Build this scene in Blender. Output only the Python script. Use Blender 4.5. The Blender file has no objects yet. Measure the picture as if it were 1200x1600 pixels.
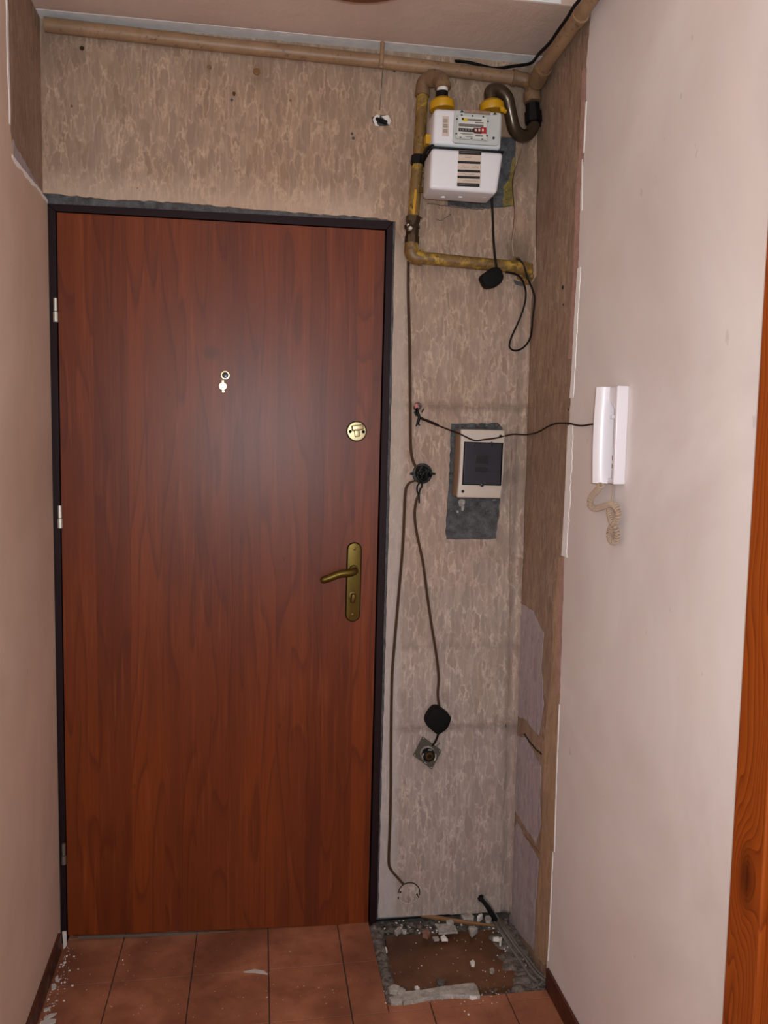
import bpy, bmesh, math, random
from mathutils import Vector, Matrix
random.seed(7)
PI = math.pi
S = bpy.context.scene
C = S.collection

# ------------------------------------------------------------------ camera, world, lights, exposure
CAM = Vector((0.5519, -2.3711, 1.4934)); YAW, PITCH, ROLL, FPX = 0.1536, -0.0865, 0.0178, 1260.06
XR, XL0, XLA = 1.3485, -0.0212, -0.030      # right wall plane, left wall plane x = XL0 + XLA*y
HC = 2.603                                  # ceiling height
F_ = Vector((math.sin(YAW)*math.cos(PITCH), math.cos(YAW)*math.cos(PITCH), math.sin(PITCH)))
R0 = Vector((math.cos(YAW), -math.sin(YAW), 0)); U0 = R0.cross(F_)
R_ = R0*math.cos(ROLL) + U0*math.sin(ROLL); U_ = -R0*math.sin(ROLL) + U0*math.cos(ROLL)
cd = bpy.data.cameras.new('camera'); co = bpy.data.objects.new('camera', cd); C.objects.link(co)
m = Matrix((R_, U_, -F_)).transposed().to_4x4(); m.translation = CAM; co.matrix_world = m
cd.sensor_fit = 'VERTICAL'; cd.sensor_height = 32; cd.lens = 32*FPX/1600; cd.clip_start = .02
S.camera = co
S.view_settings.view_transform = 'Standard'; S.view_settings.look = 'None'
S.view_settings.gamma = 1; S.view_settings.use_curve_mapping = False
S.view_settings.exposure = 0.0
wd = bpy.data.worlds.new('world'); S.world = wd; wd.use_nodes = True
wd.node_tree.nodes['Background'].inputs[0].default_value = (.74, .84, 1, 1)
wd.node_tree.nodes['Background'].inputs[1].default_value = .20
def area(name, loc, target, sx, sy, power, col):
    l = bpy.data.lights.new(name, 'AREA'); l.shape = 'RECTANGLE'; l.size = sx; l.size_y = sy
    l.energy = power; l.color = col
    o = bpy.data.objects.new(name, l); C.objects.link(o); o.location = loc
    o.rotation_euler = (Vector(target)-Vector(loc)).to_track_quat('-Z', 'Y').to_euler()
    return o
area('window_daylight', (.75, -3.60, 1.60), (.80, 0, 1.35), 0.9, 1.3, 11, (.86, .93, 1))
pl = bpy.data.lights.new('camera_flash', 'POINT'); pl.energy = 66; pl.color = (.87, .96, 1); pl.shadow_soft_size = .03
po = bpy.data.objects.new('camera_flash', pl); C.objects.link(po); po.location = CAM + R_*.02 + U_*.05 - F_*.05

# ------------------------------------------------------------------ helpers
def ray(u, v): return F_ + R_*((u-600)/FPX) - U_*((v-800)/FPX)
def W(u, v, d=0.0):
    """point at distance d in front of the back wall (y = 0)"""
    r = ray(u, v); t = (-d-CAM.y)/r.y; return CAM + r*t
def RW(u, v, d=0.0):
    r = ray(u, v); t = (XR-d-CAM.x)/r.x; return CAM + r*t
def LW(u, v, d=0.0):
    r = ray(u, v); t = (XL0+d+XLA*CAM.y-CAM.x)/(r.x-XLA*r.y); return CAM + r*t
def FL(u, v, z=0.0):
    r = ray(u, v); t = (z-CAM.z)/r.z; return CAM + r*t
def CE(u, v, z=HC): return FL(u, v, z)

def link(name, me, mats, parent=None, smooth=False):
    me.name = name
    for mm in (mats if isinstance(mats, (list, tuple)) else [mats]): me.materials.append(mm)
    if smooth:
        for f in me.polygons: f.use_smooth = True
        try: me.set_sharp_from_angle(angle=math.radians(38))
        except Exception: pass
    o = bpy.data.objects.new(name, me); C.objects.link(o)
    if parent is not None:
        o.parent = parent
        o.matrix_parent_inverse = Matrix.Identity(4)
        if parent.location.length > 0 or parent.parent:
            w = Vector((0, 0, 0)); q = parent
            while q is not None: w += q.location; q = q.parent
            me.transform(Matrix.Translation(-w))
    return o
def center(o):
    """put a root mesh's origin at its middle"""
    me = o.data; n = len(me.vertices)
    if not n or o.location.length > 0: return o
    a = [min(v.co[i] for v in me.vertices) for i in range(3)]; b = [max(v.co[i] for v in me.vertices) for i in range(3)]
    c = Vector(((a[0]+b[0])/2, (a[1]+b[1])/2, a[2])); me.transform(Matrix.Translation(-c)); o.location = c
    return o
def tag(o, label=None, cat=None, group=None, kind=None):
    if label: o['label'] = label
    if cat: o['category'] = cat
    if group: o['group'] = group
    if kind: o['kind'] = kind
    return o
def empty(name, loc, label=None, cat=None, group=None, kind=None):
    o = bpy.data.objects.new(name, None); C.objects.link(o); o.location = loc; o.empty_display_size = .02
    return tag(o, label, cat, group, kind)
def bm_mesh(bm, name='mesh'):
    bmesh.ops.recalc_face_normals(bm, faces=bm.faces[:])
    me = bpy.data.meshes.new(name); bm.to_mesh(me); bm.free(); return me
def do_bevel(bm, w, seg=2, ang=.5):
    if w <= 0: return
    ed = [e for e in bm.edges if len(e.link_faces) == 2 and e.calc_face_angle(0) > ang]
    bmesh.ops.bevel(bm, geom=ed, offset=w, segments=seg, profile=.5, affect='EDGES', clamp_overlap=True)
def hexa(bm, front, back, bev=0, seg=2, mi=0):
    """box from four front and four back corners (same winding)"""
    t = bmesh.new()
    a = [t.verts.new(p) for p in front]; b = [t.verts.new(p) for p in back]
    t.faces.new(a); t.faces.new(b[::-1])
    for i in range(4): t.faces.new((a[i], b[i], b[(i+1) % 4], a[(i+1) % 4]))
    bmesh.ops.recalc_face_normals(t, faces=t.faces[:])
    do_bevel(t, bev, seg)
    for f in t.faces: f.material_index = mi
    me = bpy.data.meshes.new('t'); t.to_mesh(me); t.free(); bm.from_mesh(me); bpy.data.meshes.remove(me)
    return bm
def box(bm, x0, x1, y0, y1, z0, z1, bev=0, seg=2, mi=0):
    return hexa(bm, [(x0, y0, z0), (x1, y0, z0), (x1, y0, z1), (x0, y0, z1)], [(x0, y1, z0), (x1, y1, z0), (x1, y1, z1), (x0, y1, z1)], bev, seg, mi)
def prism(bm, pts, dvec, bev=0, seg=2, mi=0):
    """extrude a planar polygon (list of points) by dvec"""
    t = bmesh.new(); d = Vector(dvec)
    a = [t.verts.new(Vector(p)) for p in pts]; b = [t.verts.new(Vector(p)+d) for p in pts]
    n = len(a)
    t.faces.new(a); t.faces.new(b[::-1])
    for i in range(n): t.faces.new((a[i], b[i], b[(i+1) % n], a[(i+1) % n]))
    bmesh.ops.recalc_face_normals(t, faces=t.faces[:])
    do_bevel(t, bev, seg, .35)
    for f in t.faces: f.material_index = mi
    me = bpy.data.meshes.new('t'); t.to_mesh(me); t.free(); bm.from_mesh(me); bpy.data.meshes.remove(me)
    return bm
def smooth_path(pts, n=6):
    pts = [Vector(p) for p in pts]
    if len(pts) < 3: return pts
    out = []
    P = [pts[0]*2-pts[1]] + pts + [pts[-1]*2-pts[-2]]
    for i in range(1, len(P)-2):
        for k in range(n):
            t = k/n; a, b, c, d = P[i-1:i+3]
            out.append(.5*((2*b)+(c-a)*t+(2*a-5*b+4*c-d)*t*t+(3*b-a-3*c+d)*t**3))
    out.append(pts[-1]); return out
def tube(bm, pts, r, seg=10, mi=0, caps=True):
    pts = [Vector(p) for p in pts]; n = len(pts)
    rs = r if isinstance(r, (list, tuple)) else [r]*n
    T = [(pts[min(i+1, n-1)]-pts[max(i-1, 0)]).normalized() for i in range(n)]
    u = T[0].orthogonal().normalized(); rings = []
    for i in range(n):
        u = (u - T[i]*u.dot(T[i])).normalized(); v = T[i].cross(u)
        rings.append([bm.verts.new(pts[i]+(u*math.cos(a)+v*math.sin(a))*rs[i]) for a in [2*PI*k/seg for k in range(seg)]])
    fs = []
    for i in range(n-1):
        for k in range(seg): fs.append(bm.faces.new((rings[i][k], rings[i][(k+1) % seg], rings[i+1][(k+1) % seg], rings[i+1][k])))
    if caps: fs.append(bm.faces.new(rings[0][::-1])); fs.append(bm.faces.new(rings[-1]))
    for f in fs: f.material_index = mi
    return bm
def lathe(bm, origin, axis, prof, seg=24, mi=0):
    """prof = [(distance along axis, radius)]"""
    o = Vector(origin); ax = Vector(axis).normalized()
    return tube_r(bm, o, ax, prof, seg, mi)
def tube_r(bm, o, ax, prof, seg, mi):
    u = ax.orthogonal().normalized(); v = ax.cross(u); rings = []
    for s, r in prof:
        rings.append([bm.verts.new(o+ax*s+(u*math.cos(2*PI*k/seg)+v*math.sin(2*PI*k/seg))*max(r, 1e-5)) for k in range(seg)])
    fs = []
    for i in range(len(rings)-1):
        for k in range(seg): fs.append(bm.faces.new((rings[i][k], rings[i][(k+1) % seg], rings[i+1][(k+1) % seg], rings[i+1][k])))
    fs.append(bm.faces.new(rings[0][::-1])); fs.append(bm.faces.new(rings[-1]))
    for f in fs: f.material_index = mi
    return bm
def part(name, fn, mat, parent, smooth=False, label=None):
    bm = bmesh.new(); fn(bm); o = link(name, bm_mesh(bm, name), mat, parent, smooth)
    if label: o['label'] = label
    return o
def solo(name, fn, mat, label, cat, group=None, smooth=False, kind=None):
    bm = bmesh.new(); fn(bm); o = link(name, bm_mesh(bm, name), mat, None, smooth)
    center(o); return tag(o, label, cat, group, kind)
def struct(name, fn, mat, smooth=False):
    bm = bmesh.new(); fn(bm); o = link(name, bm_mesh(bm, name), mat, None, smooth); o['kind'] = 'structure'; return o
def jag(pts, step=.02, amp=.003, dirs=None, seed=1):
    """subdivide a closed outline and make it ragged; dirs = in-plane axes indices to wobble"""
    rnd = random.Random(seed); out = []; n = len(pts); dirs = dirs or (0, 2)
    for i in range(n):
        a = Vector(pts[i]); b = Vector(pts[(i+1) % n]); k = max(1, int((b-a).length/step))
        for j in range(k):
            p = a.lerp(b, j/k)
            for d in dirs: p[d] += rnd.uniform(-amp, amp)
            out.append(p)
    return out
from mathutils.geometry import delaunay_2d_cdt
def sheet(bm, outer, holes, depth, plane='y', mi=0):
    """flat sheet with holes: outline points in 3D on a wall plane, extruded by depth away from the room"""
    ax = {'y': (0, 2), 'x': (1, 2), 'z': (0, 1)}[plane]; k = {'y': 1, 'x': 0, 'z': 2}[plane]
    c = outer[0][k]
    vs = []; fc = []
    loops = [outer]+list(holes)
    es = []
    for lp in loops:
        s = len(vs); n = len(lp)
        vs += [Vector((p[ax[0]], p[ax[1]])) for p in lp]
        es += [(s+i, s+(i+1) % n) for i in range(n)]
    v2, e2, f2, _, _, _ = delaunay_2d_cdt(vs, es, [], 0, 1e-6)
    def inside(q, lp):
        r = False; n = len(lp)
        for i in range(n):
            x1, y1 = lp[i][ax[0]], lp[i][ax[1]]; x2, y2 = lp[(i+1) % n][ax[0]], lp[(i+1) % n][ax[1]]
            if (y1 > q[1]) != (y2 > q[1]) and q[0] < (x2-x1)*(q[1]-y1)/(y2-y1)+x1: r = not r
        return r
    def mk(p):
        q = [0, 0, 0]; q[ax[0]] = p[0]; q[ax[1]] = p[1]; q[k] = c; return q
    t = bmesh.new(); tv = [t.verts.new(mk(p)) for p in v2]
    for f in f2:
        q = sum((v2[i] for i in f), Vector((0, 0)))/len(f)
        if inside(q, outer) and not any(inside(q, h) for h in holes): t.faces.new([tv[i] for i in f])
    loose = [v for v in t.verts if not v.link_faces]
    bmesh.ops.delete(t, geom=loose, context='VERTS')
    ge = bmesh.ops.extrude_face_region(t, geom=t.faces[:])
    dv = Vector((0, 0, 0)); dv[k] = depth
    bmesh.ops.translate(t, verts=[g for g in ge['geom'] if isinstance(g, bmesh.types.BMVert)], vec=dv)
    bmesh.ops.recalc_face_normals(t, faces=t.faces[:])
    for f in t.faces: f.material_index = mi
    me = bpy.data.meshes.new('t'); t.to_mesh(me); t.free(); bm.from_mesh(me); bpy.data.meshes.remove(me)
    return bm

# ------------------------------------------------------------------ materials
class NT:
    def __init__(s, name, rough=.6, metal=0, spec=.5):
        s.m = bpy.data.materials.new(name); s.m.use_nodes = True; s.t = s.m.node_tree
        s.b = s.t.nodes['Principled BSDF']; s.b.inputs['Roughness'].default_value = rough
        s.b.inputs['Metallic'].default_value = metal; s.b.inputs['Specular IOR Level'].default_value = spec
        s.tc = s.t.nodes.new('ShaderNodeTexCoord')
    def n(s, t, **k):
        x = s.t.nodes.new('ShaderNode'+t)
        for a, v in k.items(): setattr(x, a, v)
        return x
    def l(s, a, b): s.t.links.new(a, b)
    def pos(s, scale=(1, 1, 1), loc=(0, 0, 0), gen='geo'):
        mp = s.n('Mapping'); mp.inputs['Scale'].default_value = scale; mp.inputs['Location'].default_value = loc
        if gen == 'geo': g = s.n('NewGeometry'); s.l(g.outputs['Position'], mp.inputs['Vector'])
        else: s.l(s.tc.outputs['Object'], mp.inputs['Vector'])
        return mp.outputs['Vector']
    def noise(s, vec, scale=5, detail=4, rough=.55, dist=0):
        x = s.n('TexNoise'); x.inputs['Scale'].default_value = scale; x.inputs['Detail'].default_value = detail
        x.inputs['Roughness'].default_value = rough; x.inputs['Distortion'].default_value = dist
        s.l(vec, x.inputs['Vector']); return x.outputs['Fac']
    def ramp(s, fac, stops):
        x = s.n('ValToRGB'); e = x.color_ramp.elements
        while len(e) < len(stops): e.new(.5)
        for i, (p, c) in enumerate(stops):
            e[i].position = p; e[i].color = (*c, 1) if isinstance(c, tuple) else (c, c, c, 1)
        s.l(fac, x.inputs['Fac']); return x.outputs['Color']
    def mix(s, fac, a, b, mode='MIX'):
        x = s.n('Mix', data_type='RGBA', blend_type=mode)
        for inp, v in ((x.inputs[0], fac), (x.inputs[6], a), (x.inputs[7], b)):
            if isinstance(v, (int, float)): inp.default_value = v
            elif isinstance(v, tuple): inp.default_value = (*v, 1)
            else: s.l(v, inp)
        return x.outputs[2]
    def math(s, op, a, b=0, c=None):
        x = s.n('Math', operation=op)
        for i, v in enumerate((a, b) if c is None else (a, b, c)):
            if isinstance(v, (int, float)): x.inputs[i].default_value = v
            else: s.l(v, x.inputs[i])
        return x.outputs[0]
    def bump(s, h, strength=.3, dist=.002):
        x = s.n('Bump'); x.inputs['Strength'].default_value = strength; x.inputs['Distance'].default_value = dist
        s.l(h, x.inputs['Height']); s.l(x.outputs[0], s.b.inputs['Normal'])
    def col(s, c):
        if isinstance(c, tuple): s.b.inputs['Base Color'].default_value = (*c, 1)
        else: s.l(c, s.b.inputs['Base Color'])
        return s.m
def lin(r, g, b):
    f = lambda c: (c/255/12.92 if c/255 <= .04045 else ((c/255+.055)/1.055)**2.4)
    return (f(r), f(g), f(b))
def simple(name, c, rough=.5, metal=0, spec=.5, var=.12, scale=60, bump=0):
    t = NT(name, rough, metal, spec); n = t.noise(t.pos(), scale, 3)
    t.col(t.mix(n, tuple(x*(1-var) for x in c), tuple(min(1, x*(1+var)) for x in c)))
    if bump: t.bump(n, bump, .002)
    return t.m

def mat_wallpaper(name, base, dark, vein, yell, hz=1.0, stain=.5, top=None):
    t = NT(name, .78, 0, .25)
    p = t.pos((1, 1, .27))
    wob = t.n('TexNoise'); wob.inputs['Scale'].default_value = 52; wob.inputs['Detail'].default_value = 4; wob.inputs['Roughness'].default_value = .6
    t.l(t.pos((1, 1, .42)), wob.inputs['Vector'])
    pw = t.mix(.034, p, wob.outputs['Color'], 'ADD')
    vo = t.n('TexVoronoi', feature='DISTANCE_TO_EDGE'); vo.inputs['Scale'].default_value = 50*hz; t.l(pw, vo.inputs['Vector'])
    vc = t.n('TexVoronoi', feature='F1'); vc.inputs['Scale'].default_value = 50*hz; t.l(pw, vc.inputs['Vector'])
    sep = t.n('SeparateColor'); t.l(vc.outputs['Color'], sep.inputs[0])
    cell = t.mix(sep.outputs[0], base, dark)
    cell = t.mix(t.math('MULTIPLY', sep.outputs[1], .35), cell, tuple(x*y for x, y in zip(base, (.86, .95, 1.12))))
    brk = t.ramp(t.noise(t.pos((1, 1, .5)), 26, 2), [(.38, 0.0), (.6, 1.0)])
    edge = t.ramp(t.math('ADD', vo.outputs['Distance'], t.math('MULTIPLY', t.noise(t.pos((1, 1, .3)), 90, 2), .10)), [(.04, 1.0), (.16, 0.0)])
    c = t.mix(t.math('MULTIPLY', edge, t.math('MULTIPLY_ADD', brk, .70, .18)), cell, vein)
    # fine fibre streaks
    fib = t.noise(t.pos((1, 1, .06)), 170, 3, .6)
    c = t.mix(t.ramp(fib, [(.38, .30), (.62, 0.0)]), c, tuple(x*.55 for x in base))
    c = t.mix(t.ramp(t.noise(t.pos((1, 1, .3)), 60, 4), [(.5, 0.0), (.8, .35)]), c, vein)
    # soot and yellowing that belong to the paper (blotches)
    big = t.noise(t.pos(), 2.3, 4, .6, .4)
    c = t.mix(t.math('MULTIPLY', t.ramp(big, [(.38, 0.0), (.66, 1.0)]), stain), c, yell, 'MULTIPLY')
    big2 = t.noise(t.pos((1, 1, .5), (4, 0, 2)), 5.5, 5, .62)
    c = t.mix(t.ramp(big2, [(.46, 0.0), (.74, .75*stain)]), c, tuple(x*.55 for x in base))
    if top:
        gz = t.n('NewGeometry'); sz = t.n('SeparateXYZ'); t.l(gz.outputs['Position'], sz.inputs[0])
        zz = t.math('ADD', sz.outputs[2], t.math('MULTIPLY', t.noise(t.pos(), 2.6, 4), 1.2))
        gx = sz.outputs[0]; gzz = sz.outputs[2]; jn = t.math('MULTIPLY', t.noise(t.pos(), 30, 4, .65), .05)
        # old paper seams that collected dirt, and a pressed crease near the corner
        for z0, k in ((W(700, 635).z, .5), (W(700, 1137).z, .5), (W(700, 1010).z, .25)):
            d = t.math('ABSOLUTE', t.math('SUBTRACT', t.math('ADD', gzz, jn), z0+.025))
            c = t.mix(t.ramp(d, [(.002, k), (.016, 0.0)]), c, tuple(x*.40 for x in base))
        d = t.math('ABSOLUTE', t.math('SUBTRACT', t.math('ADD', gx, t.math('MULTIPLY', t.noise(t.pos((1, 1, .3)), 8, 3), .05)), W(800, 900).x+.025))
        c = t.mix(t.ramp(d, [(.002, .45), (.015, 0.0)]), c, tuple(x*.42 for x in base))
        # dirty blotches at fittings and holes
        for (u, v), r, k in (((806, 392), .075, .8), ((826, 330), .05, .5), ((800, 742), .045, .55), ((401, 116), .05, .45), ((327, 106), .035, .3), ((660, 740), .055, .35), ((800, 1136), .035, .6), ((770, 1222), .02, .5), ((692, 636), .05, .3), ((690, 340), .06, .3), ((752, 1403), .03, .5), ((832, 150), .09, .6), ((90, 80), .10, .35), ((690, 150), .06, .4), ((635, 112), .05, .4)):
            ds = t.n('VectorMath', operation='DISTANCE'); t.l(t.pos(), ds.inputs[0]); ds.inputs[1].default_value = tuple(W(u, v))
            dd = t.math('ADD', ds.outputs['Value'], t.math('MULTIPLY', t.math('SUBTRACT', t.noise(t.pos((1, 1, .5)), 22, 4, .65), .5), r*1.6))
            c = t.mix(t.ramp(dd, [(r*.15, k), (r, 0.0)]), c, tuple(x*.36 for x in base))
        # worn, whitish plaster skim beside and above the door frame
        near = t.ramp(t.math('ADD', gx, t.math('MULTIPLY', jn, .5)), [((W(628, 600).x+.012)/1.0, .65), ((W(640, 600).x+.012)/1.0, 0.0)])
        low = t.ramp(t.math('MULTIPLY', gzz, .3), [((W(0, 345).z-.02)*.3, 1.0), ((W(0, 330).z)*.3, 0.0)])
        c = t.mix(t.math('MULTIPLY', near, low), c, lin(186, 176, 170))
        ed = t.math('ADD', t.math('SUBTRACT', gzz, W(330, 321).z), t.math('MULTIPLY', jn, 1.6))
        left = t.ramp(gx, [(.86, 1.0), (.90, 0.0)])
        c = t.mix(t.math('MULTIPLY', left, t.ramp(ed, [(.055, .55), (.125, 0.0)])), c, lin(206, 190, 180))
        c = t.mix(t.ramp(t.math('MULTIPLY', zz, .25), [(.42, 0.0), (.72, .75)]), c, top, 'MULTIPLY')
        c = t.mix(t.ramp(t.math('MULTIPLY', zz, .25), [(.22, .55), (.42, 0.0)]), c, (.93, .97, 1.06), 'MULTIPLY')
    h = t.math('ADD', t.math('MULTIPLY', fib, .4), t.math('MULTIPLY', t.noise(t.pos((1, 1, .25)), 14, 3), 2.2))
    t.bump(h, .45, .0035)
    return t.col(c)
M = {}
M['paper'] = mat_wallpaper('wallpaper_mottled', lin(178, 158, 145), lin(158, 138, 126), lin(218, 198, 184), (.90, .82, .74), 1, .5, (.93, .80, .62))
M['paper_top'] = mat_wallpaper('wallpaper_yellowed', lin(172, 146, 124), lin(140, 116, 96), lin(204, 176, 150), (.86, .76, .66), 1, .6)
M['paper_side'] = mat_wallpaper('wallpaper_brown_side', lin(168, 141, 120), lin(138, 114, 96), lin(190, 164, 144), (.85, .75, .66), 1.3, .6)
def mat_plaster(name, a, b, c, warm, rough=.75, bs=.12):
    t = NT(name, rough, 0, .3)
    n1 = t.noise(t.pos(), 1.6, 4, .6, .6); n2 = t.noise(t.pos((1, 1, .45), (3, 1, 0)), 5, 4, .6, .3); n3 = t.noise(t.pos(), 240, 2)
    x = t.mix(t.ramp(n1, [(.35, 0.0), (.68, 1.0)]), a, b)
    x = t.mix(t.ramp(n2, [(.5, 0.0), (.78, .5)]), x, c)
    x = t.mix(t.ramp(t.noise(t.pos((1, 1, 1), (9, 2, 5)), 2.4, 3, .5), [(.52, 0.0), (.75, .5)]), x, warm)
    sp = t.ramp(t.noise(t.pos((1, 1, .6), (1, 7, 3)), 34, 3, .5), [(.735, 0.0), (.76, .3)])
    x = t.mix(sp, x, tuple(q*.6 for q in b))
    t.bump(t.math('ADD', t.math('MULTIPLY', n3, .2), t.math('MULTIPLY', n2, 2)), bs, .004)
    return t.col(x)
M['paint_right'] = mat_plaster('painted_plaster_right', lin(232, 224, 222), lin(214, 202, 199), lin(222, 214, 206), lin(228, 212, 204))
M['paint_left'] = mat_plaster('painted_plaster_left', lin(224, 200, 182), lin(206, 180, 160), lin(194, 174, 150), lin(220, 186, 168))
M['ceil'] = mat_plaster('ceiling_plaster', lin(214, 192, 178), lin(198, 174, 162), lin(196, 168, 148), lin(214, 186, 168), .85, .7)
M['cove'] = simple('ceiling_edge_grey', lin(235, 238, 238), .8, var=.2, scale=30, bump=.3)
def mat_cement(name, a, b, bs=.8):
    t = NT(name, .95, 0, .15); n = t.noise(t.pos(), 40, 6, .7); g = t.noise(t.pos(), 300, 2)
    c = t.mix(t.ramp(n, [(.35, 0.0), (.7, 1.0)]), a, b)
    c = t.mix(t.ramp(g, [(.62, 0.0), (.72, .5)]), c, tuple(min(1, x*2) for x in b))
    t.bump(n, bs, .006); return t.col(c)
M['cement'] = mat_cement('old_cement', lin(66, 66, 68), lin(108, 108, 110))
M['hollow_shade'] = mat_cement('painted_hollow_shade', lin(14, 14, 15), lin(40, 39, 40))  # near-black colour for the shade in the hollow under the wall
M['rubble_dust'] = mat_cement('grey_dust', lin(72, 62, 56), lin(132, 122, 114))
M['rubble'] = mat_cement('plaster_chip', lin(138, 132, 124), lin(190, 184, 176), .5)
M['chip_white'] = mat_cement('white_chip', lin(212, 206, 198), lin(240, 236, 230), .3)
M['chip_pink'] = mat_cement('brick_chip', lin(120, 84, 70), lin(160, 124, 108), .5)
M['white_edge'] = simple('chipped_white_edge', lin(246, 244, 242), .8, var=.04, bump=.3)
M['bare'] = mat_wallpaper('bare_brown_coat', lin(196, 162, 128), lin(168, 134, 106), lin(190, 176, 160), (.8, .7, .6), 1.6, .6)
M['bare_pink'] = mat_cement('bare_pink_coat', lin(170, 134, 124), lin(196, 160, 150), .4)
M['lilac'] = mat_wallpaper('lilac_whitewash', lin(184, 170, 172), lin(158, 145, 148), lin(204, 192, 194), (.9, .88, .9), 1.0, .25)
M['yellow_paint'] = mat_cement('yellow_wall_paint', lin(96, 86, 56), lin(160, 140, 72), .4)
def mat_door():
    t = NT('cherry_laminate', .40, 0, .36)
    geo = t.n('NewGeometry'); sx = t.n('SeparateXYZ'); t.l(geo.outputs['Position'], sx.inputs[0])
    strip = t.math('FLOOR', t.math('DIVIDE', sx.outputs[0], .0462)); wn = t.n('TexWhiteNoise', noise_dimensions='1D')
    t.l(strip, wn.inputs['W'])
    cx = t.n('CombineXYZ'); t.l(t.math('ADD', sx.outputs[0], t.math('MULTIPLY', wn.outputs['Value'], 7)), cx.inputs[0])
    t.l(t.math('ADD', sx.outputs[2], t.math('MULTIPLY', wn.outputs['Value'], 13)), cx.inputs[2])
    mp = t.n('Mapping'); mp.inputs['Scale'].default_value = (1, 1, .11); t.l(cx.outputs[0], mp.inputs['Vector'])
    n1 = t.n('TexNoise'); n1.inputs['Scale'].default_value = 6.5; n1.inputs['Detail'].default_value = 1.5; t.l(mp.outputs[0], n1.inputs['Vector'])
    rings = t.math('FRACT', t.math('MULTIPLY', n1.outputs['Fac'], 11))
    rl = t.ramp(rings, [(0.0, 0.0), (.70, .18), (.92, 1.0), (1.0, 0.0)])
    fine = t.noise(t.pos((1, 1, .02)), 190, 4, .65)
    a = t.mix(wn.outputs['Value'], lin(116, 49, 11), lin(90, 35, 7))
    big = t.noise(t.pos((1, 1, .2), (2, 0, 1)), 5, 3)
    a = t.mix(t.ramp(big, [(.35, 0.0), (.7, .6)]), a, lin(134, 60, 12))
    a = t.mix(t.math('MULTIPLY', rl, .6), a, lin(80, 28, 6))
    a = t.mix(t.ramp(fine, [(.34, .38), (.55, 0.0)]), a, lin(84, 32, 9))
    a = t.mix(t.ramp(t.noise(t.pos((1, 1, .05), (3, 3, 3)), 70, 3), [(.55, 0.0), (.75, .28)]), a, lin(160, 82, 42))
    # knots
    vk = t.n('TexVoronoi', feature='F1'); vk.inputs['Scale'].default_value = 7; t.l(t.pos((1.6, 1, .55), (0, 0, .3)), vk.inputs['Vector'])
    a = t.mix(t.ramp(vk.outputs['Distance'], [(.015, .6), (.05, 0.0)]), a, lin(62, 26, 18))
    # smudge over the peephole
    vs = t.n('VectorMath', operation='DISTANCE'); t.l(t.pos((1, 1, 1)), vs.inputs[0]); vs.inputs[1].default_value = tuple(W(330, 551))
    a = t.mix(t.ramp(t.math('ADD', vs.outputs['Value'], t.math('MULTIPLY', fine, .012)), [(.012, .5), (.036, 0.0)]), a, lin(56, 30, 20))
    t.bump(fine, .03, .001)
    return t.col(a)
M['door'] = mat_door()
M['frame'] = simple('maroon_frame_paint', lin(30, 8, 12), .6, 0, .25, var=.15)
M['seal'] = simple('black_rubber_seal', lin(10, 8, 9), .8, 0, .15)
def mat_pine():
    t = NT('varnished_pine', .3, 0, .5)
    geo = t.n('NewGeometry'); sx = t.n('SeparateXYZ'); t.l(geo.outputs['Position'], sx.inputs[0])
    kn = tuple(RW(1170, 1372, .022))
    dy = t.math('SUBTRACT', sx.outputs[1], kn[1]); dz = t.math('MULTIPLY', t.math('SUBTRACT', sx.outputs[2], kn[2]), .42)
    d = t.math('SQRT', t.math('ADD', t.math('MULTIPLY', dy, dy), t.math('MULTIPLY', dz, dz)))
    near = t.math('POWER', 2.718, t.math('MULTIPLY', d, -22))
    wob = t.noise(t.pos((1, 1, .12)), 11, 2)
    base = t.math('ADD', t.math('MULTIPLY', wob, 14), t.math('MULTIPLY', dy, 90))
    q = t.mix(near, base, t.math('MULTIPLY', d, 190))
    rg = t.math('FRACT', q)
    c = t.mix(t.ramp(rg, [(0.0, 0.0), (.75, .5), (.93, 1.0), (1.0, 0.0)]), lin(158, 76, 22), lin(112, 46, 12))
    c = t.mix(t.ramp(d, [(.006, .85), (.03, 0.0)]), c, lin(58, 22, 8))
    c = t.mix(t.ramp(t.noise(t.pos((1, 1, .05)), 120, 3), [(.4, .3), (.6, 0.0)]), c, lin(140, 62, 18))
    return t.col(c)
M['pine'] = mat_pine()
def mat_tile(name, a, b, c):
    t = NT(name, .42, 0, .4)
    n = t.noise(t.pos((1, 1, 1)), 7, 4, .6, .5); n2 = t.noise(t.pos((1, 1, 1), (2, 2, 2)), 26, 4, .7); d = t.noise(t.pos(), 3.2, 3, .6)
    x = t.mix(t.ramp(n, [(.3, 0.0), (.7, 1.0)]), a, b)
    x = t.mix(t.ramp(n2, [(.5, 0.0), (.8, .5)]), x, c)
    x = t.mix(t.ramp(d, [(.44, 0.0), (.66, .62)]), x, tuple(q*.42 for q in b))
    x = t.mix(t.ramp(t.noise(t.pos((1, 1, 1), (5, 1, 1)), 130, 2), [(.71, 0.0), (.76, .5)]), x, lin(190, 160, 140))
    t.l(t.ramp(n2, [(.3, .34), (.7, .6)]), t.b.inputs['Roughness'])
    t.bump(n2, .12, .002); return t.col(x)
M['tile'] = mat_tile('terracotta_tile', lin(178, 116, 86), lin(146, 88, 64), lin(108, 72, 56))
M['skirting'] = mat_tile('brown_skirting_tile', lin(96, 50, 32), lin(74, 36, 22), lin(70, 38, 28))
M['grout'] = simple('dark_grout', lin(74, 58, 50), .95, var=.3, scale=90, bump=.4)
M['slab'] = mat_tile('old_brown_floor', lin(116, 76, 50), lin(92, 58, 38), lin(136, 108, 88))
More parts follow.
